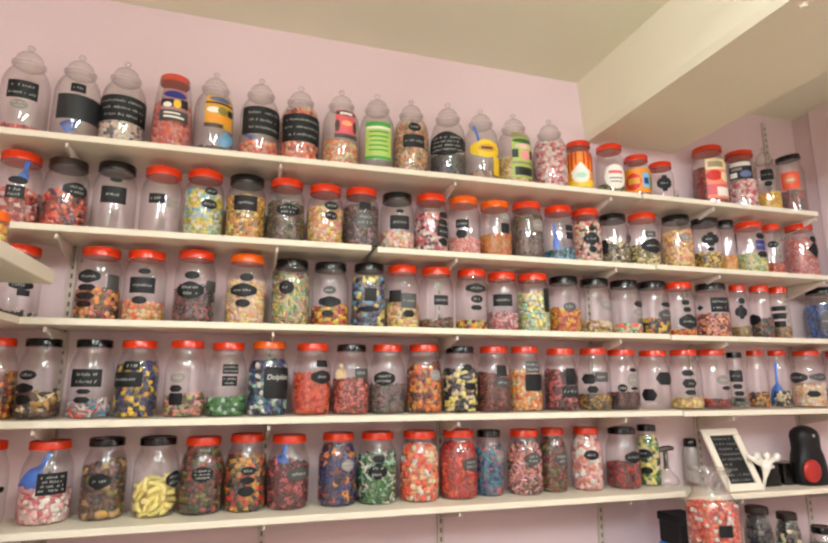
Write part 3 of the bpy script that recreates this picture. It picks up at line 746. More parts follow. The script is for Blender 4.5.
jar(4, 654, 31, 350, J, 'red', None, [('h', 641, 389, 656, 401, 0), ('h', 656, 372, 671, 385, 0)], '!empty red-lidded jar with two black hexagonal labels, on the fourth shelf')
jar(4, 685, 31, 349, J, 'red', ('d', .017, ['pyellow', 'cream', 'gold', 'tan'], 399), [('h', 682, 370, 694, 376, 0), ('h', 682, 379, 696, 388, 1), ('h', 684, 390, 695, 395, 0)], 'pale gold discs below three labels')
jar(4, 713, 27, 349, J, 'red', ('b', .016, ['maroon', 'red', 'wine'], 400), [('o', 716, 375, 729, 385, 1, 'grey'), ('h', 721, 386, 729, 390, 0)], 'maroon red sweets in a thin layer')
jar(4, 736, 20, 352, J, 'black', ('b', .015, ['khaki', 'grey', 'mint', 'dgreen'], 398), [('c', 730, 370, 743, 382, 1), ('h', 732, 384, 742, 389, 0), ('h', 733, 391, 743, 396, 0), ('h', 733, 398, 743, 402, 0)], 'greyish green sweets below a column of labels')
jar(4, 757, 22, 350, J, 'red', ('b', .019, ['brown', 'amber', 'dbrown', 'gold'], 393), [], 'brown and amber sweets beside the blue scoop')
jar(4, 779, 23, 350, J, 'red', ('r', .020, ['charcoal', 'cream', 'black'], 392), [], 'black and cream rings with a blue scoop', [(770, 362, 769, 405, 'blue', .062, .5)])
jar(4, 808, 30, 350, J, 'red', ('c', .019, ['palepink', 'cream', 'white', 'peach'], 384), [('p', 790, 372, 808, 383, 1, 'charcoal'), ('p', 809, 373, 826, 381, 1, 'dgrey'), ('h', 805, 391, 819, 397, 0)], 'pale pink and cream cubes')
jar(4, 842, 30, 351, J, 'red', ('k', .018, ['olive', 'brown', 'khaki'], 390), [], 'olive sweets, cut off by the picture edge')

# ---- fifth shelf
jar(5, -15, 48, 440, J, 'red', None, [('h', -6, 487, 5, 493, 0)], '!empty red-lidded jar cut off by the picture edge, on the fifth shelf', depth=1.735)
jar(5, 47, 55, 439, J, 'red', ('c', .021, ['pink', 'palepink', 'rose', 'palepink', 'white', 'pink'], 492), [('r', 37, 473, 67, 495, 4)], 'pink and white cubes with a blue scoop', [(52, 452, 24, 490, 'blue', .05, .62)], depth=1.735, indiv=('pink_cube_sweet', 'pink or white sweet cube inside the red-lidded jar with a blue scoop, fifth shelf', 'pink and white cubes in the scoop jar'))
jar(5, 105, 46, 436, J, 'black', ('k', .031, ['olive', 'brown', 'tan', 'dbrown', 'brown', 'dgrey', 'gold'], 464, .1), [('p', 90, 473, 112, 489, 1)], 'olive brown lumps', )
jar(5, 157, 47, 435, J, 'black', ('n', .056, ['banana', 'banana', 'pyellow'], 480, -.05), [('p', 167, 470, 183, 487, 2)], 'yellow foam bananas', indiv=('banana_sweet', 'yellow foam banana sweet inside the black-lidded jar, fifth shelf', 'foam banana sweets in their jar'))
jar(5, 202, 47, 435, J, 'red', ('k', .024, ['brown', 'rust', 'dbrown', 'brown', 'dgreen', 'dbrown', 'rust', 'olive'], 449), [('p', 192, 466, 213, 482, 3)], 'rust, brown and green sweets filled to the neck')
jar(5, 246, 42, 432, J, 'red', ('k', .022, ['amber', 'orange', 'gold', 'brown', 'dbrown', 'red', 'dbrown', 'olive'], 458), [('o', 241, 466, 256, 475, 1), ('p', 241, 476, 255, 484, 0), ('o', 239, 486, 255, 496, 0)], 'amber and orange sweets behind stacked labels')
jar(5, 288, 43, 433, J, 'red', ('t', .022, ['maroon', 'wine', 'maroon', 'wine', 'rose', 'maroon'], 463), [('p', 287, 466, 308, 481, 1, 'dgrey')], 'maroon sweets with a blue scoop', [(287, 442, 280, 466, 'blue', .046, .5)])
jar(5, 337, 39, 431, J, 'red', ('r', .026, ['navy', 'navy', 'dblue', 'rust', 'navy', 'navy', 'navy', 'amber', 'dbrown'], 447), [('p', 341, 459, 353, 471, 2, 'grey')], 'navy blue and orange rings')
jar(5, 376, 40, 430, J, 'red', ('w', .032, ['green', 'white', 'green', 'dgreen', 'mint'], 455), [('h', 371, 455, 384, 462, 0), ('x', 368, 463, 386, 479, 2)], 'green and white twists')
jar(5, 418, 40, 429, J, 'red', ('m', .027, ['cream', 'coral', 'white', 'salmon', 'coral', 'peach'], 445), [], 'coral and cream mushroom sweets', indiv=('mushroom_sweet', 'coral or cream mushroom sweet inside the unlabelled red-lidded jar, fifth shelf', 'mushroom sweets in their jar'))
jar(5, 457, 38, 428, J, 'red', ('r', .026, ['red', 'red', 'coral', 'rust'], 444), [('p', 461, 457, 476, 471, 2, 'dgrey')], 'bright red rings')
jar(5, 489, 30, 429, J, 'black', ('k', .020, ['teal', 'dblue', 'mauve', 'rose', 'slate', 'teal'], 449), [('o', 497, 451, 504, 463, 1, 'grey')], 'teal and mauve sweets')
jar(5, 523, 36, 428, J, 'red', ('w', .026, ['mauve', 'salmon', 'brown', 'pink', 'palepink'], 444), [('p', 523, 452, 539, 465, 2, 'dgrey')], 'dusky pink and brown twists')
jar(5, 553, 29, 427, J, 'red', ('k', .017, ['rust', 'brown', 'dgreen', 'maroon', 'olive'], 440), [('p', 555, 452, 569, 466, 2, 'dgrey')], 'rust red and dark green sweets')
jar(5, 586, 32, 426, J, 'red', ('d', .026, ['palepink', 'pink', 'white', 'palepink', 'salmon'], 436), [('o', 583, 450, 598, 460, 1)], 'pale pink foam sweets filled to the neck', indiv=('foam_sweet', 'pale pink foam sweet inside the red-lidded jar beside maroon blocks, fifth shelf', 'pale pink foam sweets in their jar'))
jar(5, 621, 35, 426, J, 'black', ('c', .016, ['wine', 'maroon', 'red', 'maroon'], 465, 0), [('p', 623, 451, 638, 463, 1)], 'deep red blocks in the lower half')
jar(5, 648, 24, 424, J, 'black', ('k', .022, ['lime', 'cream', 'green', 'pyellow', 'dgreen'], 437), [('o', 638, 449, 652, 458, 1), ('o', 640, 467, 652, 474, 0)], 'lime and cream lumps', depth=1.755)


# ---- resolve positions
YC = {1: 1.727 * K, 2: 1.722 * K, 3: 1.722 * K, 4: 1.725 * K, 5: 1.752 * K}
RMAX = .072
for j in ALL:
    yc = j['depth'] * K if j['depth'] else YC[j['row']]
    zb_ = j['zbase'] if j['zbase'] is not None else SZ[j['row']]
    X = 0
    base_px = None
    # iterate on the mid height of the jar
    pt = on_y(j['cx'], j['ytop'], yc); zt = pt[2] + EYE
    zm = (zt + zb_) / 2
    lo, hi = j['cx'], j['cx']
    ym = j['ytop'] + 40
    for _ in range(4):
        q = on_y(j['cx'], ym, yc); ym += (q[2] + EYE - zm) * F / yc * .9
    q = on_y(j['cx'], ym, yc); X = q[0]
    r0 = ray(j['cx'] - j['w'] / 2, ym); r1 = ray(j['cx'] + j['w'] / 2, ym)
    ang = math.acos(np.dot(r0, r1) / np.linalg.norm(r0) / np.linalg.norm(r1))
    r = np.linalg.norm(q) * math.sin(ang / 2)
    r_seen = r
    if j['row'] in (2, 3, 4) and r > .048: r = max(r, .067)      # the shelves carry one size of jar
    j.update(r_seen=r_seen, X=X, yc=yc, r=min(r, RMAX) if j['kind'] != 'G' else r, zb=zb_, ym=ym)
for a in ALL:
    a['near'] = [(abs(b['X'] - a['X']), b) for b in ALL if b is not a and abs(b['zb'] - a['zb']) < .03 and abs(b['X'] - a['X']) < .2 and abs(b['yc'] - a['yc']) < .06]
for _ in range(60):
    for a in ALL:
        for dx, b in a['near']:
            dd = math.hypot(a['X'] - b['X'], a['yc'] - b['yc']); ov = a['r'] + b['r'] + .0012 - dd
            if ov > 0:
                # nudge apart a little, shrink a little
                s = 1 if a['X'] > b['X'] else -1
                a['X'] += s * ov * .04; b['X'] -= s * ov * .04
                big, sml = (a, b) if a['r'] >= b['r'] else (b, a)
                big['r'] -= ov * .16; sml['r'] -= ov * .06
def SC(j):
    t = j['d'].split(' with ')[0].split(' and a ')[0].split(' behind ')[0].split(' beside ')[0].split(' and a pale')[0].replace('a few ', '').replace('a low layer of ', '').replace('a little ', '')
    return (t if not t.startswith('!') else 'no sweets behind a dark card') + ', ' + ORD[j['row']] + ' shelf'


MAXZ = {1: 9, 2: SZ[1] - TH - .004, 3: SZ[2] - TH - .008, 4: SZ[3] - TH - .006, 5: SZ[4] - TH - .006}
for j in ALL:
    X, yc, r, zb_, kind = j['X'], j['yc'], j['r'], j['zb'], j['kind']
    lr = r * {'J': .80, 'K': .86, 'T': .80, 'Q': .90, 'V': .6}[kind]
    if j['lidw']:
        lr = j['lidw']
    zt = on_y(j['cx'], j['ytop'], yc - lr)[2] + EYE
    if zt < EYE: zt = on_y(j['cx'], j['ytop'], yc + lr * .8)[2] + EYE
    if zb_ in SZ.values() and j['row'] in MAXZ: zt = min(zt, MAXZ[j['row']])
    H = zt - zb_
    j['H'] = H
    yw = wy(yc)
    if yw + r > -.014: yw = -.014 - r
    ac = math.atan2(-X, yc)               # bearing of the viewer from the jar
    row = j['row']
    place = j['place'] or ('on the %s shelf' % ORD[row])
    lidn = {'red': 'red lid', 'orange': 'orange lid', 'black': 'black lid', 'dark': 'dark lid', None: 'glass stopper'}[j['lid']]
    lida = lidn.replace(' lid', '-lidded').replace('glass stopper', 'glass-stoppered')
    root = empty(j['name'] or ('stoppered_jar' if kind == 'V' else 'sweet_jar'), (X, yw, zb_))
    verb = 'holding ' if j['fill'] and not j['d'].startswith(('with', 'between', 'beside', 'behind')) else ''
    lab = f"{lida} jar {verb}{j['d']}, {place[7:]}"
    if j['d'].startswith('!'): lab = j['d'][1:]
    tag(root, lab, 'jar', 'jars ' + place)
    lidh = j['lidh'] or (.029 if kind == 'K' else .025)
    if kind == 'V':
        link_mesh('jar_body', body_mesh('V', r, H), root); link_mesh('stopper', stopper_mesh(r, H), root)
        P = profile('V', r, H)
    else:
        P = profile(kind, r, H - .003)
        link_mesh('jar_body', body_mesh(kind, r, H - .003), root)
        lo = link_mesh('lid', lid_mesh(lr, lidh, j['lid']), root, (0, 0, H - lidh))
        if j['tiltlid']: lo.rotation_euler = j['tiltlid']
    Rf = rad_fn(P)

    def ang_of(px):
        u = (px - j['cx']) / (j['w'] / 2 * r / j['r_seen']); u = max(-.995, min(.995, u * .98)); return ac + math.asin(u)

    def z_of(px, py):
        a = ang_of(px); dep = yc - r * math.cos(a); return on_y(px, py, dep)[2] + EYE - zb_
    for L in j['labels']:
        sh, x0, y0, x1, y1 = L[:5]
        a0, a1 = ang_of(x0), ang_of(x1); xm = (x0 + x1) / 2
        z0, z1 = z_of(xm, y1), z_of(xm, y0)
        z0 = max(.006, z0); z1 = min(z1, .84 * H)
        if z1 - z0 < .004: continue
        if sh == 'P':
            base, pats = L[5], L[6]
            mb = MB(); patch(mb, Rf, a0, a1, z0, z1, .0008, L[7] if len(L) > 7 else 'r', 0, 14)
            lo = mb.build('printed_label', mat(base, .45), root, smooth=True)
            mk = sorted(set(q[4] for q in pats)); mb = MB()
            for n, q in enumerate(pats):
                patch(mb, Rf, a0 + (a1 - a0) * q[0], a0 + (a1 - a0) * q[2], z0 + (z1 - z0) * q[1], z0 + (z1 - z0) * q[3], .0013 + .00025 * n, q[5] if len(q) > 5 else 'r', mk.index(q[4]), 8)
            if pats: mb.build('print', [mat(c, .45) for c in mk], lo, smooth=True)
            continue
        wr = L[5] if len(L) > 5 else 1
        key = L[6] if len(L) > 6 else None
        mb = MB(); patch(mb, Rf, a0, a1, z0, z1, .0009, sh, 0, 14)
        lo = mb.build('label', mat(key, .55, .3) if key else M_LABEL, root, smooth=True)
        if isinstance(wr, str):
            mb = MB(); text_on(mb, Rf, wr, (a0 + a1) / 2, z0 + (z1 - z0) * .66, (a1 - a0) * r * .82, .0016)
            mb.build('lettering', M_WRITE, lo)
        elif wr:
            mb = MB(); scribble(mb, Rf, a0, a1, z0, z1, wr, .0016, sh)
            if mb.v: mb.build('lettering', M_WRITE if key != 'white' else mat('dgrey'), lo)
    loc = (X, yw, zb_)
    if j['fill']:
        fk, size, pal, ytopf = j['fill'][:4]
        tilt = j['fill'][4] if len(j['fill']) > 4 else random.uniform(-.12, .12)
        zf = on_y(j['cx'], ytopf, yc - r * .9)[2] + EYE - zb_
        zf = max(.012, min(zf, (.76 if kind == 'V' else .92) * H))
        pcs, core = make_fill(fk, size, pal, Rf, zf, .004, tilt)
        what = j['d'].split(' with ')[0].split(' under ')[0].split(' beside ')[0].split(' behind ')[0]
        if j['d'].startswith(('with', 'between', 'beside', 'behind', '!')): what = j['w2'] or 'sweets'
        what = what.split(' below ')[0].split(', ')[0].split(' filled ')[0]
        if j['indiv']:
            nm, lb, gp = j['indiv']
            mine = []; rest = []
            for p_ in pcs:
                c_ = p_[0].mean(0); ap = math.atan2(c_[0], -c_[1])
                dd_ = math.cos(ap - ac) * math.hypot(c_[0], c_[1])
                (mine if dd_ > .30 * r else rest).append(p_)
            for (v, f, c_, a) in mine:
                ctr = v.mean(0)
                o = mesh_obj(nm, v - ctr, f, M_SWEET, None, tuple(np.array(loc) + ctr), True, None, c_)
                tag(o, lb, 'sweet', gp)
            pcs = rest
            INDIV[nm] = INDIV.get(nm, 0) + len(mine)
            fl = f"rest of the {what} at the back of their jar, {place[7:]}"
        else:
            fl = f"{what} heaped inside the {lida} jar, {place[7:]}"
        V_, F_, C_ = merge(pcs, core)
        o = mesh_obj('sweets', V_, F_, M_SWEET, None, loc, True, None, C_)
        tag(o, fl, 'sweets', None, 'stuff')
    if j['scoop']:
        for (x0, y0, x1, y1, c_, wd, bw) in j['scoop']:
            dep = yc - r * .45
            a_ = on_y(x0, y0, dep); b_ = on_y(x1, y1, dep)
            lim = r * .8
            def cl(p_):
                xx = p_[0] - X; xx = max(-lim, min(lim, xx)); return (X + xx, wy(dep) + (yw - wy(yc)), max(p_[2] + EYE, zb_ + .012))
            make_scoop(cl(a_), cl(b_), c_, f"{'pale blue' if c_ == 'sky' else c_} plastic scoop inside the {lida} jar of {SC(j)}"[:110], wd, bw)

# ------------------------------------------------------------------ things at the right end of the fifth shelf and below
def at(px, py, du):
    p = on_y(px, py, du * K); return Vector((p[0], wy(p[1]), p[2] + EYE))


def loft(mb, secs, n=28, m=0):
    """secs: (cx, cy, z, rx, ry, power) rounded sections stacked upwards, capped"""
    v = []; f = []
    for (cx_, cy_, z, rx, ry, pw) in secs:
        for j in range(n):
            a = 2 * PI * j / n; c_, s_ = math.cos(a), math.sin(a)
            v.append((cx_ + rx * math.copysign(abs(c_) ** (2 / pw), c_), cy_ + ry * math.copysign(abs(s_) ** (2 / pw), s_), z))
    for i in range(len(secs) - 1):
        for j in range(n):
            k = (j + 1) % n; f.append((i * n + j, i * n + k, (i + 1) * n + k, (i + 1) * n + j))
    f.append(tuple(range(n - 1, -1, -1))); f.append(tuple(range((len(secs) - 1) * n, len(secs) * n)))
    return mb.add(v, f, m)


# glass bottle with a grey metal tap on top
p = at(668, 488, 1.74); zb5 = SZ[5]
root = empty('tap_bottle', (p.x, p.y, zb5))
tag(root, 'small clear glass bottle with a grey metal T-shaped top, beside the lime sweets', 'bottle')
h = at(668, 447, 1.74).z - zb5
MB().lathe([(0, .001), (.040, .001), (.046, .006), (.047, .018), (.040, .034), (.026, .048), (.016, .060), (.013, .072)], 28).build('bottle_body', M_GLASS, root, smooth=True)
mb = MB(); mb.tube([(0, 0, .060), (0, 0, h - .010)], .009, 10)
mb.build('stem', M_STEEL, root, smooth=True)
mb = MB(); mb.tube([(-.044, 0, h - .022), (-.036, 0, h - .014), (-.012, 0, h - .007), (.020, 0, h - .004), (.038, 0, h - .006)], [.007, .010, .012, .011, .008], 10)
mb.build('cross_handle', M_STEEL, root, smooth=True)

# jar behind the frame
jz = SZ[5]
p = at(692, 470, 1.775)
root = empty('storage_jar', (p.x, p.y, jz)); tag(root, 'dark-lidded greyish glass jar half hidden behind the white frame', 'jar')
hh = at(692, 438, 1.775).z - jz
mb = MB().lathe([(0, .001), (.030, .001), (.033, .006), (.033, hh * .62), (.029, hh * .74), (.022, hh * .80), (.022, hh * .84)], 24)
o = mb.build('jar_body', principled('grey_glazed_glass', (150, 140, 136), .2), root, smooth=True)
MB().lathe([(0, hh * .80), (.025, hh * .80), (.027, hh * .83), (.025, hh - .004), (.02, hh), (0, hh)], 24).build('lid', M_LID['black'], root, smooth=True)

# white picture frame, tilted sideways and leaning back
DFm = 1.642
A = at(727, 496, DFm); B_ = at(764, 494, DFm); Wf = B_.x - A.x
lo_, hi_ = 1.60, 1.80                  # how far back its top leans: the depth at which the top corner stands above the bottom one
for _ in range(30):
    md = (lo_ + hi_) / 2
    if at(699, 430, md).x > A.x: hi_ = md
    else: lo_ = md
T_ = at(699, 430, md); T_.x = A.x
Hf = math.hypot(T_.z - SZ5R, T_.y - A.y); lean = -math.atan2(T_.y - A.y, T_.z - SZ5R); roll = 0
print('FRAME', Wf, Hf, math.degrees(lean), md)
root = empty('picture_frame', (0, 0, 0))
tag(root, 'white picture frame around a chalkboard card, leaning back beside the large glass jar', 'picture frame')
b = .030
mb = MB()
for (x0, z0, x1, z1) in ((0, 0, Wf, b), (0, Hf - b, Wf, Hf), (0, b, b, Hf - b), (Wf - b, b, Wf, Hf - b)):
    mb.box(x0, -.014, z0, x1, 0, z1, bev=.003)
mb.build('frame_border', principled('white_frame_paint', (236, 226, 206), .4), root)
mb = MB().box(b - .004, -.006, b - .004, Wf - b + .004, -.001, Hf - b + .004)
card = mb.build('chalkboard_card', M_LABEL, root)
mb = MB(); n = 9
for l in range(n):
    zc_ = Hf - b - (Hf - 2 * b) * (l + .7) / (n + .4)
    if l in (5, 6): x1_ = Wf * .5
    else: x1_ = Wf - b - .012
    x = b + .010; chh = (Hf - 2 * b) / (n + .4) * .55
    while x < x1_:
        if random.random() < .16: x += chh * .6; continue
        for _ in range(2):
            xa = x + random.uniform(0, .3) * chh; xb = x + random.uniform(.1, .6) * chh
            za = zc_ - chh * random.uniform(.2, .5); zb2 = zc_ + chh * random.uniform(.1, .5)
            mb.add([(xa, -.0066, za), (xa + .0014, -.0066, za), (xb + .0014, -.0066, zb2), (xb, -.0066, zb2)], [(0, 1, 2, 3)])
        x += chh * .62
mb.build('lettering', principled('dull_chalk', (150, 150, 146), .9, .1), card)
mb = MB().box(Wf / 2 - .02, 0, .02, Wf / 2 + .02, .004, Hf * .7); mb.build('easel_back', M_LABEL, root)
root.rotation_euler = (lean, 0, 0)
from mathutils import Euler
Rm = Euler((lean, -roll, 0)).to_matrix()
low = min((Rm @ Vector((x_, y_, z_))).z for x_ in (.003, Wf - .003) for y_ in (-.014, 0) for z_ in (0,))
root.location = (A.x, A.y, SZ5R - low)

# black caddy and white scoops
p0 = at(752, 492, 1.735); p1 = at(797, 492, 1.735); zc_ = at(775, 463, 1.70).z - SZ5R
cx_ = (p0.x + p1.x) / 2; cw = (p1.x - p0.x) / 2
root = empty('utensil_caddy', (cx_, p0.y, SZ5R)); tag(root, 'black box with rounded corners beside the picture frame', 'caddy')
mb = MB(); r_ = cw * .52
loft(mb, [(-cw * .42, 0, .0, r_, .048, 4), (-cw * .42, 0, zc_ * .8, r_, .048, 4), (-cw * .42, 0, zc_ * .97, r_ * .9, .044, 4), (-cw * .42, 0, zc_, r_ * .78, .04, 4)])
mb.build('rounded_box', M_LID['black'], root, smooth=True)
mb = MB().box(cw * .14, -.045, 0, cw * .95, .045, zc_ * .97, bev=.004); mb.build('square_box', M_LID['black'], root)
root = empty('white_tongs', tuple(at(763, 488, 1.655)))
root.location.z = SZ5R
tag(root, 'white plastic tongs with three rounded heads standing by the black box', 'tongs')
o0 = Vector(root.location)
white = principled('white_plastic', (240, 232, 218), .35)
P_ = lambda x, y, d=1.655: at(x, y, d) - o0
st = P_(763, 487); st.z = .001
MB().tube([st, P_(765, 478), P_(766, 471), P_(766, 463)], [.006, .008, .016, .030], 14, 0, .7).build('stem', white, root, smooth=True)
MB().tube([P_(747, 455), P_(756, 461), P_(767, 466), P_(774, 467)], [.006, .012, .013, .006], 10, 0, .6).build('cross_arm', white, root, smooth=True)
for (x_, y_) in ((756.5, 456), (766.5, 456), (776.5, 457)):
    q = P_(x_, y_); c_ = P_(766, 465)
    mb = MB(); mb.tube([c_, (c_ + q) / 2, q], [.009, .010, .010], 8)
    a_ = mb.build('arm', white, root, smooth=True)
    mesh_obj('head', BIG[0] * [.0165, .015, .0175] + np.array(q), BIG[1], white, a_, smooth=True)

# black figure-shaped dispenser with a red disc
b0 = at(812, 490, 1.70); zt_ = at(808, 425, 1.70).z - SZ5R
root = empty('dispenser', (b0.x, b0.y, SZ5R)); tag(root, 'black rounded dispenser with a red disc, at the end of the lower board', 'dispenser')
u = (at(827, 470, 1.70).x - at(797, 470, 1.70).x) / 2
mb = MB()
prof = [(0, .90), (.03, 1.0), (.18, 1.0), (.36, .93), (.5, .80), (.58, .72), (.64, .71), (.72, .72), (.82, .73), (.90, .65), (.96, .44), (.99, .22), (1.0, .06)]
loft(mb, [(0 - .12 * u * t, 0, t * zt_, u * w_, min(.05, u * w_ * .75), 2.6) for t, w_ in prof], 32)
mb.build('dispenser_body', principled('matt_black_plastic', (14, 13, 13), .45, .3), root, smooth=True)
a_ = math.atan2(-b0.x, 1.70 * K); dr = u * .56
mb = MB().lathe([(0, 0), (dr, 0), (dr, .006), (dr * .85, .010), (0, .010)], 28)
dd = mb.build('red_disc', principled('dark_red_plastic', (168, 34, 26), .4), root, smooth=True)
dq = at(812, 471, 1.70 - .048 / K); zc2 = dq.z - SZ5R
dd.rotation_euler = (PI / 2, 0, 0); dd.location = (dq.x - b0.x, -.047, zc2)
tag(dd, 'red disc')
mb = MB().lathe([(0, 0), (.008, 0), (.007, .004), (0, .006)], 16)
kn = mb.build('painted_highlight', principled('highlight_grey', (150, 146, 140), .25), root, smooth=True)  # pale grey dot standing in for the highlight on the head
kn.rotation_euler = (PI / 2, 0, 0); kn.location = (-.08 * u, -min(.05, u * .69 * .75) + .001, zt_ * .83)

# glass jar of red sweets in front of the shelves
du = 1.47; yv = du * K
c_ = at(713, 520, du); rj = (at(741, 520, du).x - at(686, 520, du).x) / 2 * math.cos(math.atan2(c_.x, yv)) * .99
rj = min(rj, .086)
zt_ = at(713, 468, du).z; Hj = zt_ - ZC
zs = at(713, 505, du).z - ZC
root = empty('glass_jar', (c_.x, wy(yv), ZC)); tag(root, 'large open glass jar of red and white sweets standing before the picture frame', 'jar')
rn = rj * .72
P_ = [(0, .003), (rj * .9, .003), (rj, .02), (rj, zs - .01), (rj * .97, zs + .01), (rj * .82, zs + .030), (rn, zs + .042), (rn * .97, Hj - .03), (rn * 1.05, Hj - .012), (rn * 1.16, Hj - .005), (rn * 1.16, Hj), (rn * 1.04, Hj + .001), (rn * .94, Hj - .014)]
MB().lathe(P_, 44).build('jar_body', M_GLASS, root, smooth=True)
# a curled glass handle on the neck
mb = MB(); hr = .026; hx = -rn * .55; hy = -rn * .98
mb.tube([(hx + hr * .8 * math.cos(t), hy, Hj - .034 + hr * math.sin(t)) for t in np.linspace(0, 2 * PI, 22)], .0045, 8)
mb.build('ring_handle', M_GLASS, root, smooth=True)
Rj = rad_fn([(0, 0), (0, 0)] + P_[1:9])
a_ = math.atan2(-c_.x, yv)
pcs, core = make_fill('k', .020, ['red', 'coral', 'orange', 'red', 'salmon', 'white'], Rj, zs + .004, .006, 0)
V_, F_, C_ = merge(pcs, core)
tag(mesh_obj('sweets', V_, F_, M_SWEET, None, (c_.x, wy(yv), ZC), True, None, C_), 'orange red and white sweets inside the large open glass jar', 'sweets', None, 'stuff')
mb = MB(); z0_, z1_ = at(725, 537, du - .06).z - ZC, at(725, 525, du - .06).z - ZC
t0 = a_ + math.asin(5 / 27.5); t1 = a_ + math.asin(18 / 27.5)
patch(mb, Rj, t0, t1, z0_, z1_, .0015, 'r'); mb.build('label', M_LABEL, root, smooth=True)

# boxes and jars on the counter
def crate(px0, px1, py, du, lab, cols, name='box', base=None, dep=.06):
    a = at(px0, py, du); b_ = at(px1, py, du); cxm = (a.x + b_.x) / 2; hw = (b_.x - a.x) / 2; ht = a.z - ZC
    r = empty(name, (cxm, a.y, ZC)); tag(r, lab, name.replace('_', ' '))
    z0 = ht * base if base else 0
    mb = MB().box(-hw, -dep, z0, hw, dep, ht - .012, bev=.005); mb.build('carton', cols[0], r)
    mb = MB().box(-hw - .004, -dep - .004, ht - .030, hw + .004, dep + .004, ht, bev=.004); mb.build('lid', cols[1], r)
    mb = MB().box(-hw * .8, -dep - .0015, ht * .62, hw * .75, -dep + .0, ht * .66); mb.build('band', principled('dark_grey_band', (70, 68, 66), .5), r)
    if base: MB().box(-hw - .003, -dep - .003, 0, hw + .003, dep + .003, z0, bev=.005).build('blue_tray', mat('blue'), r)
    return r


crate(668, 691, 514, 1.66, 'tall black carton with a blue base standing behind the large glass jar', (M_LABEL, M_LABEL), 'carton_box', .62)

def low_jar(px, w, ptop, du, fill, size, pal, frac, lab, lidc, sl):
    a = at(px, ptop, du); ht = a.z - ZC; yv = du * K
    r = (at(px + w / 2, ptop, du).x - at(px - w / 2, ptop, du).x) / 2 * math.cos(math.atan2(a.x, yv))
    root = empty('sweet_jar', (a.x, a.y, ZC)); tag(root, lab, 'jar', 'jars on the counter')
    P = profile('J', r, ht)
    o = MB().lathe([(0, .0005), (P[1][0], .0005)] + P[2:], 40).build('jar_body', M_JAR, root); autosmooth(o, 50)
    link_mesh('lid', lid_mesh(r * .8, .026, lidc), root, (0, 0, ht - .026 + .003))
    if fill:
        Rf = rad_fn(P); pcs, core = make_fill(fill, size, pal, Rf, ht * frac, .004, 0)
        V_, F_, C_ = merge(pcs, core)
        tag(mesh_obj('sweets', V_, F_, M_SWEET, None, tuple(root.location), True, None, C_), sl, 'sweets', None, 'stuff')
    return root, Rf if fill else None, r, ht


low_jar(756, 30, 507, 1.66, 'k', .030, ['charcoal', 'black', 'khaki', 'grey', 'dgrey'], .86, 'dark-lidded jar of black and grey lumps just behind the large glass jar', 'dark', 'black and grey lumps inside the jar just behind the large glass jar')
low_jar(786, 27, 513, 1.68, 'k', .028, ['dgrey', 'cream', 'charcoal', 'khaki', 'mint'], .86, 'dark-lidded jar of dark and cream lumps under the black box', 'dark', 'dark and cream lumps inside the jar under the black box')
low_jar(822, 30, 527, 1.70, 'k', .024, ['brown', 'dgrey', 'khaki'], .6, 'black-lidded jar under the black dispenser, mostly below the picture', 'black', 'brown and grey sweets inside the jar under the black dispenser')

# small tub on the side shelf
q = on_x(2, 225, sx - .045); qd = q[1]
px_r = on_y(9, 226, qd)[0]; rt_ = .042
top_ = on_y(3, 213, qd)[2] + EYE
ht = top_ - szt
root = empty('small_tub', (px_r - rt_ * 1.02, wy(qd), szt)); tag(root, 'small tub of yellow and orange sweets with orange lid on side shelf', 'tub')
mb = MB().lathe([(0, .0005), (rt_ * .9, .0005), (rt_, .008), (rt_, ht - .03), (rt_ * .92, ht - .02), (rt_ * .92, ht - .004)], 32)
mb.build('tub_body', M_JAR, root, smooth=True)
link_mesh('lid', lid_mesh(rt_ * .98, .024, 'orange'), root, (0, 0, ht - .024))
Rt = lambda z: rt_
pcs, core = make_fill('k', .016, ['yellow', 'amber', 'orange', 'pyellow'], Rt, max(.012, ht - .034), .003, 0)
V_, F_, C_ = merge(pcs, core)
tag(mesh_obj('sweets', V_, F_, M_SWEET, None, tuple(root.location), True, None, C_), 'yellow and orange sweets inside the small tub on the side shelf', 'sweets', None, 'stuff')


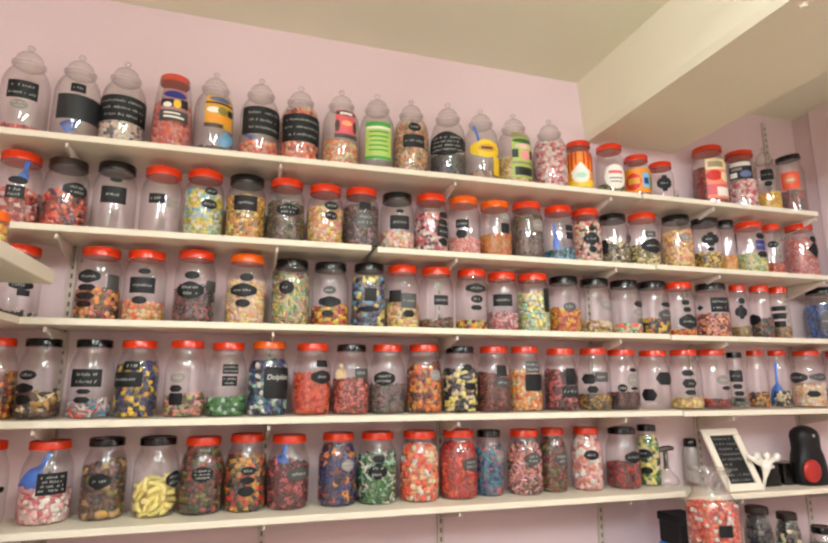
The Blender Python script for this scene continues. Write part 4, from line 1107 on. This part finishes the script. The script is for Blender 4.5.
# ------------------------------------------------------------------ lights: two ceiling strip lights behind the viewer, and an added fill strip
def strip_light(x, y0, y1, power, col, label):
    zc = c0 + (c1 - c0) * (x - XL + .1) / (XR - XL + .2)
    DR = .05
    root = empty('strip_light', (x, (y0 + y1) / 2, zc))
    h = (y1 - y0) / 2
    mb = MB().box(-.018, -h, -.05 - DR, .018, h, -.01 - DR, bev=.004)
    for s in (-1, 1): mb.box(-.006, s * h * .7 - .006, -.03 - DR, .006, s * h * .7 + .006, .008)
    mb.build('housing', M_SHELF, root)
    m = bpy.data.materials.new('lit_tube'); m.use_nodes = True
    nt = m.node_tree; nt.nodes.clear()
    e = nt.nodes.new('ShaderNodeEmission'); e.inputs['Color'].default_value = (*col, 1); e.inputs['Strength'].default_value = power
    out = nt.nodes.new('ShaderNodeOutputMaterial'); nt.links.new(e.outputs[0], out.inputs['Surface'])
    MB().tube([(0, -h + .03, -.115 - DR), (0, h - .03, -.115 - DR)], .028, 16).build('tube', m, root, smooth=True)
    for s in (-1, 1):
        MB().box(-.02, s * (h - .03) - .015, -.14, .02, s * (h - .03) + .015, -.048 - DR, bev=.003).build('end_cap', M_SHELF, root)
    tag(root, label, 'ceiling light', 'ceiling strip lights')


strip_light(.62, -3.75, -1.75, LIGHT_A, LCOL, 'long strip light hung near the cream beam')
strip_light(-.45, -3.8, -2.2, LIGHT_B, LCOL, 'long strip light hung far from the beam')
strip_light(2.25, -3.3, -2.6, LIGHT_C, LCOL, 'added short fill strip brightening the corner beyond the cream beam')  # invented lamp, added to brighten the dim corner past the beam

w = bpy.data.worlds.new('world'); scene.world = w; w.use_nodes = True
w.node_tree.nodes['Background'].inputs[0].default_value = (.5, .5, .55, 1)
w.node_tree.nodes['Background'].inputs[1].default_value = .3

# ------------------------------------------------------------------ camera
cam = bpy.data.cameras.new('camera'); co = bpy.data.objects.new('camera', cam); COL.objects.link(co)
cam.sensor_width = 36; cam.lens = F / 828 * 36; cam.clip_start = .02
from mathutils import Matrix
co.matrix_world = Matrix(((RT[0], UP[0], -FW[0], 0), (RT[1], UP[1], -FW[1], -DW), (RT[2], UP[2], -FW[2], EYE), (0, 0, 0, 1)))
scene.camera = co
scene.view_settings.view_transform = 'Standard'; scene.view_settings.look = 'None'
scene.view_settings.gamma = 1; scene.view_settings.exposure = EXPO
scene.view_settings.use_curve_mapping = False
cy = scene.cycles
cy.transparent_max_bounces = 40; cy.max_bounces = 8; cy.diffuse_bounces = 5; cy.glossy_bounces = 4; cy.transmission_bounces = 6
cy.caustics_reflective = False; cy.caustics_refractive = False
cy.sample_clamp_indirect = 6
cy.use_denoising = True
cy.pixel_filter_type = 'BLACKMAN_HARRIS'; cy.filter_width = 2.4

_seen = {}
for _o in scene.objects:
    if _o.parent is None and 'label' in _o:
        _l = _o['label']; _n = len(_l.replace(',', '').split())
        if _n > 16 or _n < 4: print('LBL', _n, _l)
        if _l in _seen and _o.get('category') != 'sweet': print('DUP', _l)
        _seen[_l] = 1
print('INDIV', INDIV)
